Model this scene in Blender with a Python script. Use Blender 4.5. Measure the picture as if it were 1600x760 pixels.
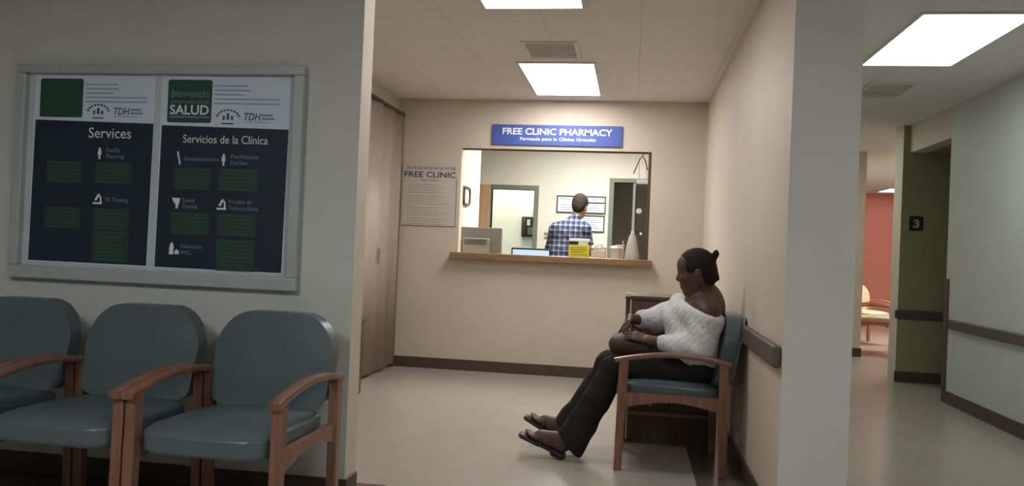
import bpy, bmesh, math, random
import numpy as np
from mathutils import Vector, Matrix, noise

random.seed(7)
S = bpy.context.scene
C = S.collection
for o in list(bpy.data.objects):
    bpy.data.objects.remove(o)

# ------------------------------------------------------------------ camera
F_PX, YAW, PITCH, ROLL, CAM_Z = 1242.85, 0.15, 0.0081, 0.0416, 1.2
cam_data = bpy.data.cameras.new('camera')
cam_data.sensor_width = 36.0
cam_data.lens = F_PX / 1600 * 36.0
cam_data.clip_start = 0.02
cam_data.clip_end = 100
cam = bpy.data.objects.new('camera', cam_data)
C.objects.link(cam)
cy, sy, cp, sp, cr, sr = (math.cos(YAW), math.sin(YAW), math.cos(PITCH), math.sin(PITCH),
                          math.cos(ROLL), math.sin(ROLL))
Rv = Vector((cy, sy, 0))
Fh = Vector((-sy, cy, 0))
Fv = Fh * cp + Vector((0, 0, sp))
Uv = Fh * -sp + Vector((0, 0, cp))
R2 = Rv * cr + Uv * sr
U2 = Rv * -sr + Uv * cr
m = Matrix((R2, U2, -Fv)).transposed().to_4x4()
m.translation = (0, 0, CAM_Z)
cam.matrix_world = m
S.camera = cam

# ------------------------------------------------------------------ world, exposure, lamp strengths
w = bpy.data.worlds.new('world')
S.world = w
w.use_nodes = True
w.node_tree.nodes['Background'].inputs[0].default_value = (0.5, 0.53, 0.55, 1)
w.node_tree.nodes['Background'].inputs[1].default_value = 0.02
vs = S.view_settings
vs.view_transform = 'Standard'
vs.look = 'None'
vs.gamma = 1.0
vs.use_curve_mapping = False
vs.exposure = 0.0
WARM = (1.0, 0.985, 0.985)
COOL = (0.93, 1.0, 0.93)
L_ALCOVE, L_CORR, L_FRONT, L_PHARM, L_BACKROOM, L_PINK = 16.5, 8.0, 21.5, 44.0, 10.0, 54.0

# ------------------------------------------------------------------ helpers: colour and materials
def lin(c):
    c = c / 255.0
    return c / 12.92 if c <= 0.04045 else ((c + 0.055) / 1.055) ** 2.4

def rgb(r, g, b):
    return (lin(r), lin(g), lin(b), 1.0)

def mat(name, col, rough=0.6, var=0.06, scale=6.0, bump=0.0, bscale=60.0, spec=0.4, metal=0.0,
        coat=0.0, emit=None, estr=0.0, stretch=None, sss=0.0):
    M = bpy.data.materials.new(name)
    M.use_nodes = True
    nt = M.node_tree
    b = nt.nodes['Principled BSDF']
    b.inputs['Roughness'].default_value = rough
    b.inputs['Specular IOR Level'].default_value = spec
    b.inputs['Metallic'].default_value = metal
    b.inputs['Coat Weight'].default_value = coat
    b.inputs['Coat Roughness'].default_value = 0.15
    tc = nt.nodes.new('ShaderNodeTexCoord')
    mp = nt.nodes.new('ShaderNodeMapping')
    nt.links.new(tc.outputs['Object'], mp.inputs[0])
    if stretch:
        mp.inputs['Scale'].default_value = stretch
    if var > 0:
        n = nt.nodes.new('ShaderNodeTexNoise')
        n.inputs['Scale'].default_value = scale
        n.inputs['Detail'].default_value = 5
        nt.links.new(mp.outputs[0], n.inputs['Vector'])
        r = nt.nodes.new('ShaderNodeValToRGB')
        e = r.color_ramp.elements
        e[0].position, e[1].position = 0.3, 0.7
        e[0].color = (*[max(0, c * (1 - var)) for c in col[:3]], 1)
        e[1].color = (*[min(1, c * (1 + var)) for c in col[:3]], 1)
        nt.links.new(n.outputs['Fac'], r.inputs[0])
        nt.links.new(r.outputs[0], b.inputs['Base Color'])
    else:
        b.inputs['Base Color'].default_value = col
    if bump > 0:
        n2 = nt.nodes.new('ShaderNodeTexNoise')
        n2.inputs['Scale'].default_value = bscale
        n2.inputs['Detail'].default_value = 3
        nt.links.new(mp.outputs[0], n2.inputs['Vector'])
        bp = nt.nodes.new('ShaderNodeBump')
        bp.inputs['Strength'].default_value = bump
        bp.inputs['Distance'].default_value = 0.01
        nt.links.new(n2.outputs['Fac'], bp.inputs['Height'])
        nt.links.new(bp.outputs[0], b.inputs['Normal'])
    if emit:
        b.inputs['Emission Color'].default_value = (*emit[:3], 1)
        b.inputs['Emission Strength'].default_value = estr
    return M

def tile_mat(name, col, joint, size, width, rough, spec=0.5, var=0.08, aspect=1.0, coat=0.0):
    """square or oblong tiles with thin joints"""
    M = mat(name, col, rough, 0, spec=spec, coat=coat)
    nt = M.node_tree
    b = nt.nodes['Principled BSDF']
    tc = nt.nodes.new('ShaderNodeTexCoord')
    br = nt.nodes.new('ShaderNodeTexBrick')
    br.offset = 0.0
    br.inputs['Scale'].default_value = 1.0
    br.inputs['Brick Width'].default_value = size
    br.inputs['Row Height'].default_value = size * aspect
    br.inputs['Mortar Size'].default_value = width
    br.inputs['Mortar Smooth'].default_value = 0.3
    br.inputs['Bias'].default_value = 0
    br.inputs['Color1'].default_value = (*[c * (1 - var) for c in col[:3]], 1)
    br.inputs['Color2'].default_value = (*[min(1, c * (1 + var)) for c in col[:3]], 1)
    br.inputs['Mortar'].default_value = joint
    nt.links.new(tc.outputs['Object'], br.inputs['Vector'])
    n = nt.nodes.new('ShaderNodeTexNoise')
    n.inputs['Scale'].default_value = 9
    n.inputs['Detail'].default_value = 8
    nt.links.new(tc.outputs['Object'], n.inputs['Vector'])
    mx = nt.nodes.new('ShaderNodeMix')
    mx.data_type = 'RGBA'
    mx.blend_type = 'OVERLAY'
    mx.inputs[0].default_value = 0.14
    nt.links.new(br.outputs['Color'], mx.inputs[6])
    nt.links.new(n.outputs['Color'], mx.inputs[7])
    nt.links.new(mx.outputs[2], b.inputs['Base Color'])
    return M

def wood_mat(name, c1, c2, rough=0.4, scale=1.0, axis=2):
    M = mat(name, c1, rough, 0, spec=0.45)
    nt = M.node_tree
    b = nt.nodes['Principled BSDF']
    tc = nt.nodes.new('ShaderNodeTexCoord')
    mp = nt.nodes.new('ShaderNodeMapping')
    sc = [22 * scale] * 3
    sc[axis] = 2.2 * scale
    mp.inputs['Scale'].default_value = sc
    nt.links.new(tc.outputs['Object'], mp.inputs[0])
    n = nt.nodes.new('ShaderNodeTexNoise')
    n.inputs['Scale'].default_value = 1.6
    n.inputs['Detail'].default_value = 7
    n.inputs['Distortion'].default_value = 0.7
    nt.links.new(mp.outputs[0], n.inputs['Vector'])
    r = nt.nodes.new('ShaderNodeValToRGB')
    r.color_ramp.elements[0].position = 0.3
    r.color_ramp.elements[1].position = 0.7
    r.color_ramp.elements[0].color = c1
    r.color_ramp.elements[1].color = c2
    nt.links.new(n.outputs['Fac'], r.inputs[0])
    nt.links.new(r.outputs[0], b.inputs['Base Color'])
    return M

def plaid_mat(name):
    M = mat(name, rgb(40, 52, 84), 0.85, 0)
    nt = M.node_tree
    b = nt.nodes['Principled BSDF']
    tc = nt.nodes.new('ShaderNodeTexCoord')
    sx = nt.nodes.new('ShaderNodeSeparateXYZ')
    nt.links.new(tc.outputs['Object'], sx.inputs[0])
    def stripe(sock, period, frac, off=0.0):
        a = nt.nodes.new('ShaderNodeMath'); a.operation = 'ADD'; a.inputs[1].default_value = off + 50 * period
        nt.links.new(sock, a.inputs[0])
        d = nt.nodes.new('ShaderNodeMath'); d.operation = 'MODULO'; d.inputs[1].default_value = period
        nt.links.new(a.outputs[0], d.inputs[0])
        l = nt.nodes.new('ShaderNodeMath'); l.operation = 'LESS_THAN'; l.inputs[1].default_value = period * frac
        nt.links.new(d.outputs[0], l.inputs[0])
        return l.outputs[0]
    def mix(a, bcol, fac, amount):
        mu = nt.nodes.new('ShaderNodeMath'); mu.operation = 'MULTIPLY'; mu.inputs[1].default_value = amount
        nt.links.new(fac, mu.inputs[0])
        x = nt.nodes.new('ShaderNodeMix'); x.data_type = 'RGBA'
        nt.links.new(mu.outputs[0], x.inputs[0])
        if isinstance(a, tuple): x.inputs[6].default_value = a
        else: nt.links.new(a, x.inputs[6])
        x.inputs[7].default_value = bcol
        return x.outputs[2]
    c = mix(rgb(38, 48, 76), rgb(215, 225, 238), stripe(sx.outputs[0], 0.06, 0.30), 0.13)
    c = mix(c, rgb(215, 225, 238), stripe(sx.outputs[2], 0.06, 0.30), 0.17)
    c = mix(c, rgb(18, 22, 40), stripe(sx.outputs[0], 0.06, 0.18, 0.02), 0.6)
    c = mix(c, rgb(18, 22, 40), stripe(sx.outputs[2], 0.06, 0.18, 0.02), 0.6)
    nt.links.new(c, b.inputs['Base Color'])
    return M

# ------------------------------------------------------------------ helpers: meshes and objects
def link(o, parent=None):
    C.objects.link(o)
    if parent:
        o.parent = parent
    return o

def obj(name, bm, mt, parent=None, smooth=False, angle=None):
    me = bpy.data.meshes.new(name)
    bmesh.ops.recalc_face_normals(bm, faces=bm.faces[:])
    if smooth or angle:
        for f in bm.faces:
            f.smooth = True
        if angle:
            for e in bm.edges:
                if len(e.link_faces) == 2 and e.calc_face_angle(0) > math.radians(angle):
                    e.smooth = False
    bm.to_mesh(me)
    bm.free()
    for x in (mt if isinstance(mt, (list, tuple)) else [mt]):
        me.materials.append(x)
    return link(bpy.data.objects.new(name, me), parent)

def tag(o, label, cat, group=None, kind=None):
    o['label'] = label
    if cat: o['category'] = cat
    if group: o['group'] = group
    if kind: o['kind'] = kind
    return o

def thing(name, label, cat, loc=(0, 0, 0), rz=0.0, group=None):
    o = bpy.data.objects.new(name, None)
    o.empty_display_size = 0.1
    C.objects.link(o)
    o.location = loc
    o.rotation_euler = (0, 0, rz)
    return tag(o, label, cat, group)

def struct(name, bm, mt, label=None):
    o = obj(name, bm, mt)
    o['kind'] = 'structure'
    if label: o['label'] = label
    return o

def dup(root, loc, rz, label, group=None):
    def cp_(o, par):
        c = o.copy(); C.objects.link(c); c.parent = par
        if par is not None:
            c.matrix_parent_inverse = o.matrix_parent_inverse.copy()
        for ch in list(o.children):
            cp_(ch, c)
        return c
    r = cp_(root, None)
    r.location = loc
    r.rotation_euler = (0, 0, rz)
    r['label'] = label
    if group: r['group'] = group
    return r

def BM():
    return bmesh.new()

def box(bm, x0, y0, z0, x1, y1, z1, bev=0.0, seg=2, mi=0):
    r = bmesh.ops.create_cube(bm, size=1.0)
    vsx = r['verts']
    for v in vsx:
        v.co = Vector((x0 + (v.co.x + .5) * (x1 - x0), y0 + (v.co.y + .5) * (y1 - y0), z0 + (v.co.z + .5) * (z1 - z0)))
    fs = list({f for v in vsx for f in v.link_faces})
    for f in fs: f.material_index = mi
    if bev > 0:
        es = list({e for v in vsx for e in v.link_edges})
        bmesh.ops.bevel(bm, geom=es, offset=bev, segments=seg, profile=0.5, affect='EDGES')
    return vsx

def bxo(x0, y0, z0, x1, y1, z1, bev=0.0, seg=2):
    bm = BM(); box(bm, x0, y0, z0, x1, y1, z1, bev, seg)
    return bm

def tube(bm, pts, r, n=10, cap=True):
    """round tube through points; r scalar or list"""
    pts = [Vector(p) for p in pts]
    rs = r if isinstance(r, (list, tuple)) else [r] * len(pts)
    rings = []
    up = None
    for i, p in enumerate(pts):
        d = (pts[min(i + 1, len(pts) - 1)] - pts[max(i - 1, 0)]).normalized()
        if up is None:
            up = d.orthogonal().normalized()
        up = (up - d * up.dot(d)).normalized()
        sd = d.cross(up)
        rings.append([bm.verts.new(p + (up * math.cos(2 * math.pi * k / n) + sd * math.sin(2 * math.pi * k / n)) * rs[i]) for k in range(n)])
    for a, b in zip(rings, rings[1:]):
        for k in range(n):
            bm.faces.new((a[k], a[(k + 1) % n], b[(k + 1) % n], b[k]))
    if cap:
        bm.faces.new(rings[0][::-1]); bm.faces.new(rings[-1])

def sweep_rect(bm, pts, side, wdt, hgt, rnd=0.006):
    """rounded rectangular bar along pts (in a plane perpendicular to side)"""
    side = Vector(side).normalized()
    pts = [Vector(p) for p in pts]
    sec = []
    a, b = wdt / 2, hgt / 2
    for sx_, sz_, t0 in ((1, 1, 0), (-1, 1, 90), (-1, -1, 180), (1, -1, 270)):
        for t in (0, 45, 90):
            an = math.radians(t0 + t)
            sec.append((sx_ * (a - rnd) + rnd * math.cos(an), sz_ * (b - rnd) + rnd * math.sin(an)))
    rings = []
    for i, p in enumerate(pts):
        d = (pts[min(i + 1, len(pts) - 1)] - pts[max(i - 1, 0)]).normalized()
        nrm = side.cross(d).normalized()
        rings.append([bm.verts.new(p + side * u + nrm * v) for u, v in sec])
    n = len(sec)
    for q, r in zip(rings, rings[1:]):
        for k in range(n):
            bm.faces.new((q[k], q[(k + 1) % n], r[(k + 1) % n], r[k]))
    bm.faces.new(rings[0][::-1]); bm.faces.new(rings[-1])

def lathe(bm, prof, n=20, c=(0, 0, 0)):
    rings = []
    for r, z in prof:
        rings.append([bm.verts.new((c[0] + r * math.cos(2 * math.pi * k / n), c[1] + r * math.sin(2 * math.pi * k / n), c[2] + z)) for k in range(n)])
    for a, b in zip(rings, rings[1:]):
        for k in range(n):
            bm.faces.new((a[k], a[(k + 1) % n], b[(k + 1) % n], b[k]))
    bm.faces.new(rings[0][::-1]); bm.faces.new(rings[-1])

def prism(bm, poly, y0, y1, bev=0.0, seg=4):
    """outline poly [(x,z)] extruded between y0 and y1"""
    f = [bm.verts.new((x, y0, z)) for x, z in poly]
    b = [bm.verts.new((x, y1, z)) for x, z in poly]
    n = len(poly)
    ff = bm.faces.new(f); fb = bm.faces.new(b[::-1])
    for k in range(n):
        bm.faces.new((f[k], b[k], b[(k + 1) % n], f[(k + 1) % n]))
    if bev > 0:
        es = list(ff.edges) + list(fb.edges)
        bmesh.ops.bevel(bm, geom=es, offset=bev, segments=seg, profile=0.5, affect='EDGES')

def rounded(x0, z0, x1, z1, radii, n=8):
    """rounded rectangle outline; radii for (bl, br, tr, tl)"""
    out = []
    cs = ((x0, z0, 1, 1, 180), (x1, z0, -1, 1, 270), (x1, z1, -1, -1, 0), (x0, z1, 1, -1, 90))
    for (x, z, dx, dz, a0), r in zip(cs, radii):
        for k in range(n + 1):
            a = math.radians(a0 + 90 * k / n)
            out.append((x + dx * r + r * math.cos(a), z + dz * r + r * math.sin(a)))
    return out

DG = None
def text(name, body, x, y, z, height, mt, parent=None, width=None, align='CENTER', bold=0.0, shear=0.0, rot=0.0):
    """lettering on a wall that faces -Y; x, z = anchor (baseline)"""
    cu = bpy.data.curves.new(name, 'FONT')
    cu.body = body
    cu.size = 1.0
    cu.align_x = align
    cu.offset = bold
    cu.shear = shear
    cu.extrude = 0.004
    cu.resolution_u = 3
    t = bpy.data.objects.new(name, cu)
    C.objects.link(t)
    bpy.context.view_layer.update()
    me = bpy.data.meshes.new_from_object(t.evaluated_get(bpy.context.evaluated_depsgraph_get()))
    bpy.data.objects.remove(t)
    xs = [v.co.x for v in me.vertices]
    wd = max(xs) - min(xs)
    sz = height / 0.72
    sxx = (width / wd) if width else sz
    c, s = math.cos(rot), math.sin(rot)
    for v in me.vertices:
        u, vv = v.co.x * sxx, v.co.y * sz
        v.co = Vector((x + c * u - s * vv, y - 0.0002 - v.co.z * 0.12, z + s * u + c * vv))
    me.materials.clear()
    me.materials.append(mt)
    me.name = name
    return link(bpy.data.objects.new(name, me), parent)

def bars(bm, y, rects):
    for x0, z0, x1, z1 in rects:
        box(bm, x0, y - 0.0008, z0, x1, y, z1)

# ------------------------------------------------------------------ helpers: smooth bodies from a distance field
class Field:
    def __init__(self): self.p = []
    def cap(self, a, b, ra, rb=None, k=0.02):
        self.p.append(('c', np.array(a, float), np.array(b, float), ra, ra if rb is None else rb, k)); return self
    def ell(self, c, r, R=None, k=0.02):
        self.p.append(('e', np.array(c, float), np.array(r, float), np.eye(3) if R is None else np.array(R), k)); return self
    def rbox(self, c, hlf, rnd, R=None, k=0.02):
        self.p.append(('b', np.array(c, float), np.array(hlf, float), rnd, np.eye(3) if R is None else np.array(R), k)); return self
    def cut(self, pt, nrm, k=0.008):
        n = np.array(nrm, float); self.p.append(('h', np.array(pt, float), n / np.linalg.norm(n), k)); return self
    def bounds(self):
        lo = np.full(3, 1e9); hi = -lo
        for q in self.p:
            l, h_ = self.pb(q)
            if l is not None:
                lo = np.minimum(lo, l); hi = np.maximum(hi, h_)
        return lo, hi
    def pb(self, q):
        if q[0] == 'c':
            r = max(q[3], q[4])
            return np.minimum(q[1], q[2]) - r, np.maximum(q[1], q[2]) + r
        if q[0] == 'e':
            r = q[2].max(); return q[1] - r, q[1] + r
        if q[0] == 'b':
            r = np.linalg.norm(q[2]); return q[1] - r, q[1] + r
        return None, None
    def mesh(self, name, h, mt, parent=None, disp=None):
        lo, hi = self.bounds(); lo = lo - 3 * h; hi = hi + 3 * h
        n = np.ceil((hi - lo) / h).astype(int) + 1
        F = np.full(n, 0.2, np.float32)
        ax = [lo[i] + h * np.arange(n[i]) for i in range(3)]
        for q in self.p:
            if q[0] == 'h':
                d = (ax[0][:, None, None] - q[1][0]) * q[2][0] + (ax[1][None, :, None] - q[1][1]) * q[2][1] + (ax[2][None, None, :] - q[1][2]) * q[2][2]
                kk = q[3]
                hh = np.clip(0.5 + 0.5 * (F - d) / kk, 0, 1)
                F = (d * (1 - hh) + F * hh + kk * hh * (1 - hh)).astype(np.float32)
                continue
            k = q[-1]
            l, u = self.pb(q)
            i0 = np.clip(((l - lo - k - 0.03) / h).astype(int), 0, n - 1)
            i1 = np.clip(((u - lo + k + 0.03) / h).astype(int) + 2, 1, n)
            sl = tuple(slice(a, b) for a, b in zip(i0, i1))
            X = np.stack(np.meshgrid(*[ax[i][sl[i]] for i in range(3)], indexing='ij'), -1).astype(np.float32)
            if q[0] == 'c':
                ab = q[2] - q[1]; L = max(1e-9, ab @ ab)
                t = np.clip(((X - q[1]) @ ab) / L, 0, 1)
                d = np.linalg.norm(X - q[1] - t[..., None] * ab, axis=-1) - (q[3] + t * (q[4] - q[3]))
            elif q[0] == 'e':
                P = (X - q[1]) @ q[3]
                k0 = np.linalg.norm(P / q[2], axis=-1); k1 = np.linalg.norm(P / q[2] ** 2, axis=-1)
                d = k0 * (k0 - 1) / np.maximum(k1, 1e-6)
            else:
                P = np.abs((X - q[1]) @ q[4]) - (q[2] - q[3])
                d = np.linalg.norm(np.maximum(P, 0), axis=-1) + np.minimum(P.max(-1), 0) - q[3]
            G = F[sl]
            hh = np.clip(0.5 + 0.5 * (G - d) / k, 0, 1)
            F[sl] = G * (1 - hh) + d * hh - k * hh * (1 - hh)
        if disp is not None:
            F = F + disp(ax[0][:, None, None], ax[1][None, :, None], ax[2][None, None, :]).astype(np.float32)
        s = F < 0
        cs = np.zeros(n - 1, np.int8)
        for a in (0, 1):
            for b in (0, 1):
                for c in (0, 1):
                    cs += s[a:n[0] - 1 + a, b:n[1] - 1 + b, c:n[2] - 1 + c]
        act = np.argwhere((cs > 0) & (cs < 8))
        idx = np.full(n - 1, -1, np.int64)
        idx[tuple(act.T)] = np.arange(len(act))
        acc = np.zeros((len(act), 3)); cnt = np.zeros(len(act))
        corners = [(a, b, c) for a in (0, 1) for b in (0, 1) for c in (0, 1)]
        for a in corners:
            for d in range(3):
                if a[d] == 0:
                    b = list(a); b[d] = 1
                    fa = F[tuple((act + a).T)]; fb = F[tuple((act + b).T)]
                    mk = (fa < 0) != (fb < 0)
                    t = np.where(mk, fa / np.where(mk, fa - fb, 1), 0)
                    pos = np.tile(np.array(a, float), (len(act), 1)); pos[:, d] = t
                    acc[mk] += pos[mk]; cnt[mk] += 1
        V = lo + h * (act + acc / cnt[:, None])
        Q = []
        for d in range(3):
            e, f = (d + 1) % 3, (d + 2) % 3
            s0 = [slice(None)] * 3; s1 = [slice(None)] * 3
            s0[d] = slice(0, -1); s1[d] = slice(1, None)
            A, B = s[tuple(s0)], s[tuple(s1)]
            ed = np.argwhere(A != B)
            ok = (ed[:, e] > 0) & (ed[:, f] > 0) & (ed[:, e] < n[e] - 1) & (ed[:, f] < n[f] - 1)
            ed = ed[ok]
            fl = A[tuple(ed.T)]
            def g(de, df):
                x = ed.copy(); x[:, e] -= de; x[:, f] -= df
                return idx[tuple(x.T)]
            q = np.stack([g(1, 1), g(0, 1), g(0, 0), g(1, 0)], 1)
            q[~fl] = q[~fl][:, ::-1]
            Q.append(q)
        Q = np.concatenate(Q)
        me = bpy.data.meshes.new(name)
        me.vertices.add(len(V)); me.vertices.foreach_set('co', V.astype(np.float32).ravel())
        me.loops.add(Q.size); me.loops.foreach_set('vertex_index', Q.astype(np.int32).ravel())
        me.polygons.add(len(Q)); me.polygons.foreach_set('loop_start', np.arange(0, Q.size, 4, dtype=np.int32))
        me.update(calc_edges=True)
        me.polygons.foreach_set('use_smooth', np.ones(len(Q), bool))
        me.validate()
        me.materials.append(mt)
        return link(bpy.data.objects.new(name, me), parent)

def unit(v):
    v = np.array(v, float)
    return v / np.linalg.norm(v)

def hand(Fd, wrist, d, back, thumb_side, curl=0.5, s=1.0, spread=0.12):
    """palm, four bent fingers of different lengths and a thumb; back = direction of the back of the hand"""
    w_ = np.array(wrist, float); d = unit(d); back = np.array(back, float)
    back = unit(back - d * (back @ d)); side = np.cross(d, back)
    if side @ np.array(thumb_side, float) < 0: side = -side
    offs = (0.030, 0.010, -0.010, -0.029)
    lens = (0.072, 0.080, 0.075, 0.058)
    rad = (0.0088, 0.009, 0.0086, 0.0076)
    for o, L, r in zip(offs, lens, rad):
        kn = w_ + (d * (0.088 - abs(o - .01) * 0.2) + side * o) * s
        Fd.cap(w_ + side * o * 0.55 * s, kn, 0.0155 * s, 0.0125 * s, k=0.012)
        p = kn; a = curl * 0.55
        dd = unit(d + side * o * spread * 10)
        for fr in (0.45, 0.31, 0.24):
            v = dd * math.cos(a) - back * math.sin(a)
            q = p + v * L * fr * s
            Fd.cap(p, q, r * s, r * 0.92 * s, k=0.004)
            p = q; a += curl
            r *= 0.93
    t0 = w_ + (d * 0.022 + side * 0.022 - back * 0.004) * s
    t1 = t0 + (d * 0.030 + side * 0.026 - back * 0.010) * s
    t2 = t1 + (d * 0.030 + side * 0.006 - back * 0.014) * s
    t3 = t2 + (d * 0.022 - side * 0.004 - back * 0.012) * s
    Fd.cap(t0, t1, 0.015 * s, 0.012 * s, k=0.01); Fd.cap(t1, t2, 0.0115 * s, 0.010 * s, k=0.004); Fd.cap(t2, t3, 0.010 * s, 0.0088 * s, k=0.004)

def foot(Fd, heel, d, u, s=1.0):
    H = np.array(heel, float); d = unit(d); u = np.array(u, float); u = unit(u - d * (u @ d)); sd = np.cross(d, u)
    Fd.cap(H + d * .025 + u * .036, H + d * .165 + u * .030, .036 * s, .030 * s, k=.02)
    Fd.cap(H + d * .04 + u * .085, H + d * .15 + u * .045, .034, .026, k=.03)
    for o in (-.022, .022):
        Fd.cap(H + d * .10 + sd * o * .6 + u * .026, H + d * .185 + sd * o + u * .020, .024, .019, k=.015)
    for j, (o, L) in enumerate(((-.034, .222), (-.018, .236), (0, .243), (.018, .248), (.036, .252))):
        Fd.cap(H + d * .18 + sd * o * .95 + u * .018, H + d * (L - .01) + sd * o + u * .017, .0105, .0105 if j < 4 else .0125, k=.005)

def head(Fd, c, fwd, up, s=1.0, nose=1.0):
    """skull, jaw, nose, lips, brow, ears in a head frame"""
    c = np.array(c, float); f = unit(fwd); up = np.array(up, float); u = unit(up - f * (up @ f)); r = np.cross(f, u)
    R = np.stack([f, r, u], 1)
    P = lambda a, b, z: c + (f * a + r * b + u * z) * s
    Fd.ell(P(-.010, 0, .030), np.array((.100, .078, .095)) * s, R, k=.03)
    Fd.ell(P(.024, 0, -.030), np.array((.072, .064, .085)) * s, R, k=.03)
    Fd.ell(P(.038, 0, .050), np.array((.058, .062, .052)) * s, R, k=.03)
    Fd.cap(P(.055, -.018, -.098), P(.055, .018, -.098), .024 * s, k=.03)
    for b in (-1, 1):
        Fd.cap(P(.045, b * .018, -.098), P(-.012, b * .056, -.050), .020 * s, k=.03)
        Fd.cap(P(.080, b * .012, .030), P(.066, b * .045, .028), .011 * s, k=.02)
        Fd.ell(P(.062, b * .038, -.026), np.array((.026, .024, .024)) * s, R, k=.02)
        Fd.ell(P(-.010, b * .079, -.010), np.array((.018, .009, .032)) * s, R, k=.008)
    Fd.cap(P(.084, 0, .012), P(.102, 0, -.026), .009 * s, .014 * s * nose, k=.014)
    for b in (-1, 1):
        Fd.ell(P(.094, b * .014, -.034), np.array((.013, .010, .009)) * s * nose, R, k=.008)
    Fd.cap(P(.086, -.018, -.061), P(.086, .018, -.061), .0085 * s, k=.008)
    Fd.cap(P(.083, -.015, -.076), P(.083, .015, -.076), .0095 * s, k=.008)
    return P, R

def eyes(P, s, parent, white, dark, lid):
    for b in (-1, 1):
        bm = BM()
        bmesh.ops.create_uvsphere(bm, u_segments=12, v_segments=8, radius=.0125 * s)
        e = obj('eye', bm, white, parent, smooth=True); e.location = P(.071, b * .031, .006)
        bm = BM()
        bmesh.ops.create_uvsphere(bm, u_segments=10, v_segments=6, radius=.0065 * s)
        i = obj('iris', bm, dark, e, smooth=True); i.location = Vector(P(.0795, b * .031, .006)) - Vector(P(.071, b * .031, .006))
        bm = BM()
        tube(bm, [P(.083, b * .014, .026), P(.080, b * .032, .031), P(.068, b * .050, .026)], .0035 * s, 6)
        obj('eyebrow', bm, lid, parent, smooth=True)

# ------------------------------------------------------------------ materials
M = {}
M['cream'] = mat('cream_paint', rgb(204, 192, 174), 0.55, 0.03, 3, 0.05, 180)
M['grey_green'] = mat('grey_green_paint', rgb(200, 201, 194), 0.55, 0.03, 3, 0.05, 180)
M['white_paint'] = mat('white_paint', rgb(228, 230, 222), 0.6, 0.03, 3)
M['olive'] = mat('olive_tone', rgb(150, 144, 112), 0.55, 0.03, 3)  # even olive tone of the niche walls, darker than the corridor walls
M['off_white'] = mat('off_white_paint', rgb(208, 206, 194), 0.55, 0.03, 3)
M['pink'] = mat('pink_paint', rgb(212, 134, 124), 0.6, 0.04, 3)
M['ceiling'] = tile_mat('ceiling_tiles', rgb(226, 222, 219), rgb(209, 205, 201), 0.61, 0.005, 0.9, 0.1, 0.01, aspect=2.0)
M['floor'] = tile_mat('vinyl_floor_tiles', rgb(166, 158, 147), rgb(156, 149, 138), 0.305, 0.0018, 0.22, 0.45, 0.02)
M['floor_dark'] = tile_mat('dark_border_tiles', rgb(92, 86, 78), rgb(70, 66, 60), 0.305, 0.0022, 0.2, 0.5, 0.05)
M['base'] = mat('dark_brown_vinyl', rgb(78, 66, 54), 0.5, 0.08, 8)
M['rail'] = mat('dark_grey_brown_rail', rgb(88, 80, 70), 0.5, 0.06, 8)
M['diff_warm'] = mat('light_diffuser_warm', rgb(245, 240, 225), 0.5, 0, emit=WARM, estr=L_ALCOVE)
M['diff_corr'] = mat('light_diffuser_corridor', rgb(245, 240, 225), 0.5, 0, emit=COOL, estr=L_CORR)
M['diff_front'] = mat('added_light_lobby', rgb(245, 240, 225), 0.5, 0, emit=(.96, 1, 1.04), estr=L_FRONT)
M['diff_pharm'] = mat('added_light_pharmacy', rgb(245, 240, 225), 0.5, 0, emit=(1, .98, .93), estr=L_PHARM)
M['diff_back'] = mat('added_light_back_room', rgb(245, 240, 225), 0.5, 0, emit=(.97, 1, .86), estr=L_BACKROOM)
M['diff_pink'] = mat('added_light_pink_room', rgb(245, 240, 225), 0.5, 0, emit=(1, .97, .92), estr=L_PINK)
M['diff_far'] = mat('light_diffuser_far', rgb(245, 240, 225), 0.5, 0, emit=(1, .93, .82), estr=4.0)
M['white_metal'] = mat('white_metal', rgb(215, 212, 203), 0.5, 0.03)
M['alu'] = mat('brushed_aluminium', rgb(178, 182, 182), 0.45, 0.05, 10, metal=0.15)
M['board'] = mat('pale_board_backing', rgb(190, 196, 198), 0.7, 0.03)
M['notice_paper'] = mat('off_white_notice_paper', rgb(196, 190, 178), 0.8, 0.03)
M['print_soft'] = mat('soft_grey_print', rgb(158, 150, 140), 0.7, 0)
M['print_blue'] = mat('pale_blue_grey_print', rgb(150, 164, 178), 0.7, 0)
M['paper'] = mat('white_paper', rgb(206, 217, 228), 0.7, 0.02)
M['navy'] = mat('navy_print', rgb(30, 42, 56), 0.5, 0.05)
M['green_print'] = mat('dark_green_print', rgb(38, 74, 62), 0.5, 0.05)
M['green_block'] = mat('green_text_block', rgb(40, 64, 58), 0.5, 0.1, 40)
M['green_line'] = mat('green_text_line', rgb(52, 82, 66), 0.6, 0.1, 40)
M['print_white'] = mat('white_print', rgb(228, 232, 232), 0.6, 0)
M['print_grey'] = mat('grey_print', rgb(120, 134, 150), 0.6, 0)
M['print_dark'] = mat('dark_print', rgb(62, 68, 80), 0.6, 0)
M['wood'] = wood_mat('oak_chair_wood', rgb(112, 78, 62), rgb(140, 100, 80), 0.33)
M['vinyl'] = mat('teal_grey_vinyl', rgb(82, 94, 97), 0.30, 0.06, 5, 0.06, 240, spec=0.5)
M['vinyl_shell'] = mat('grey_green_vinyl_shell', rgb(104, 112, 106), 0.5, 0.05, 5)
M['vinyl_cream'] = mat('cream_vinyl', rgb(215, 196, 160), 0.5, 0.05, 5)
M['wood_pale'] = wood_mat('pale_red_wood', rgb(165, 100, 72), rgb(190, 122, 90), 0.4)
M['dark_wood'] = wood_mat('dark_brown_wood', rgb(70, 50, 38), rgb(92, 68, 52), 0.45)
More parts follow.
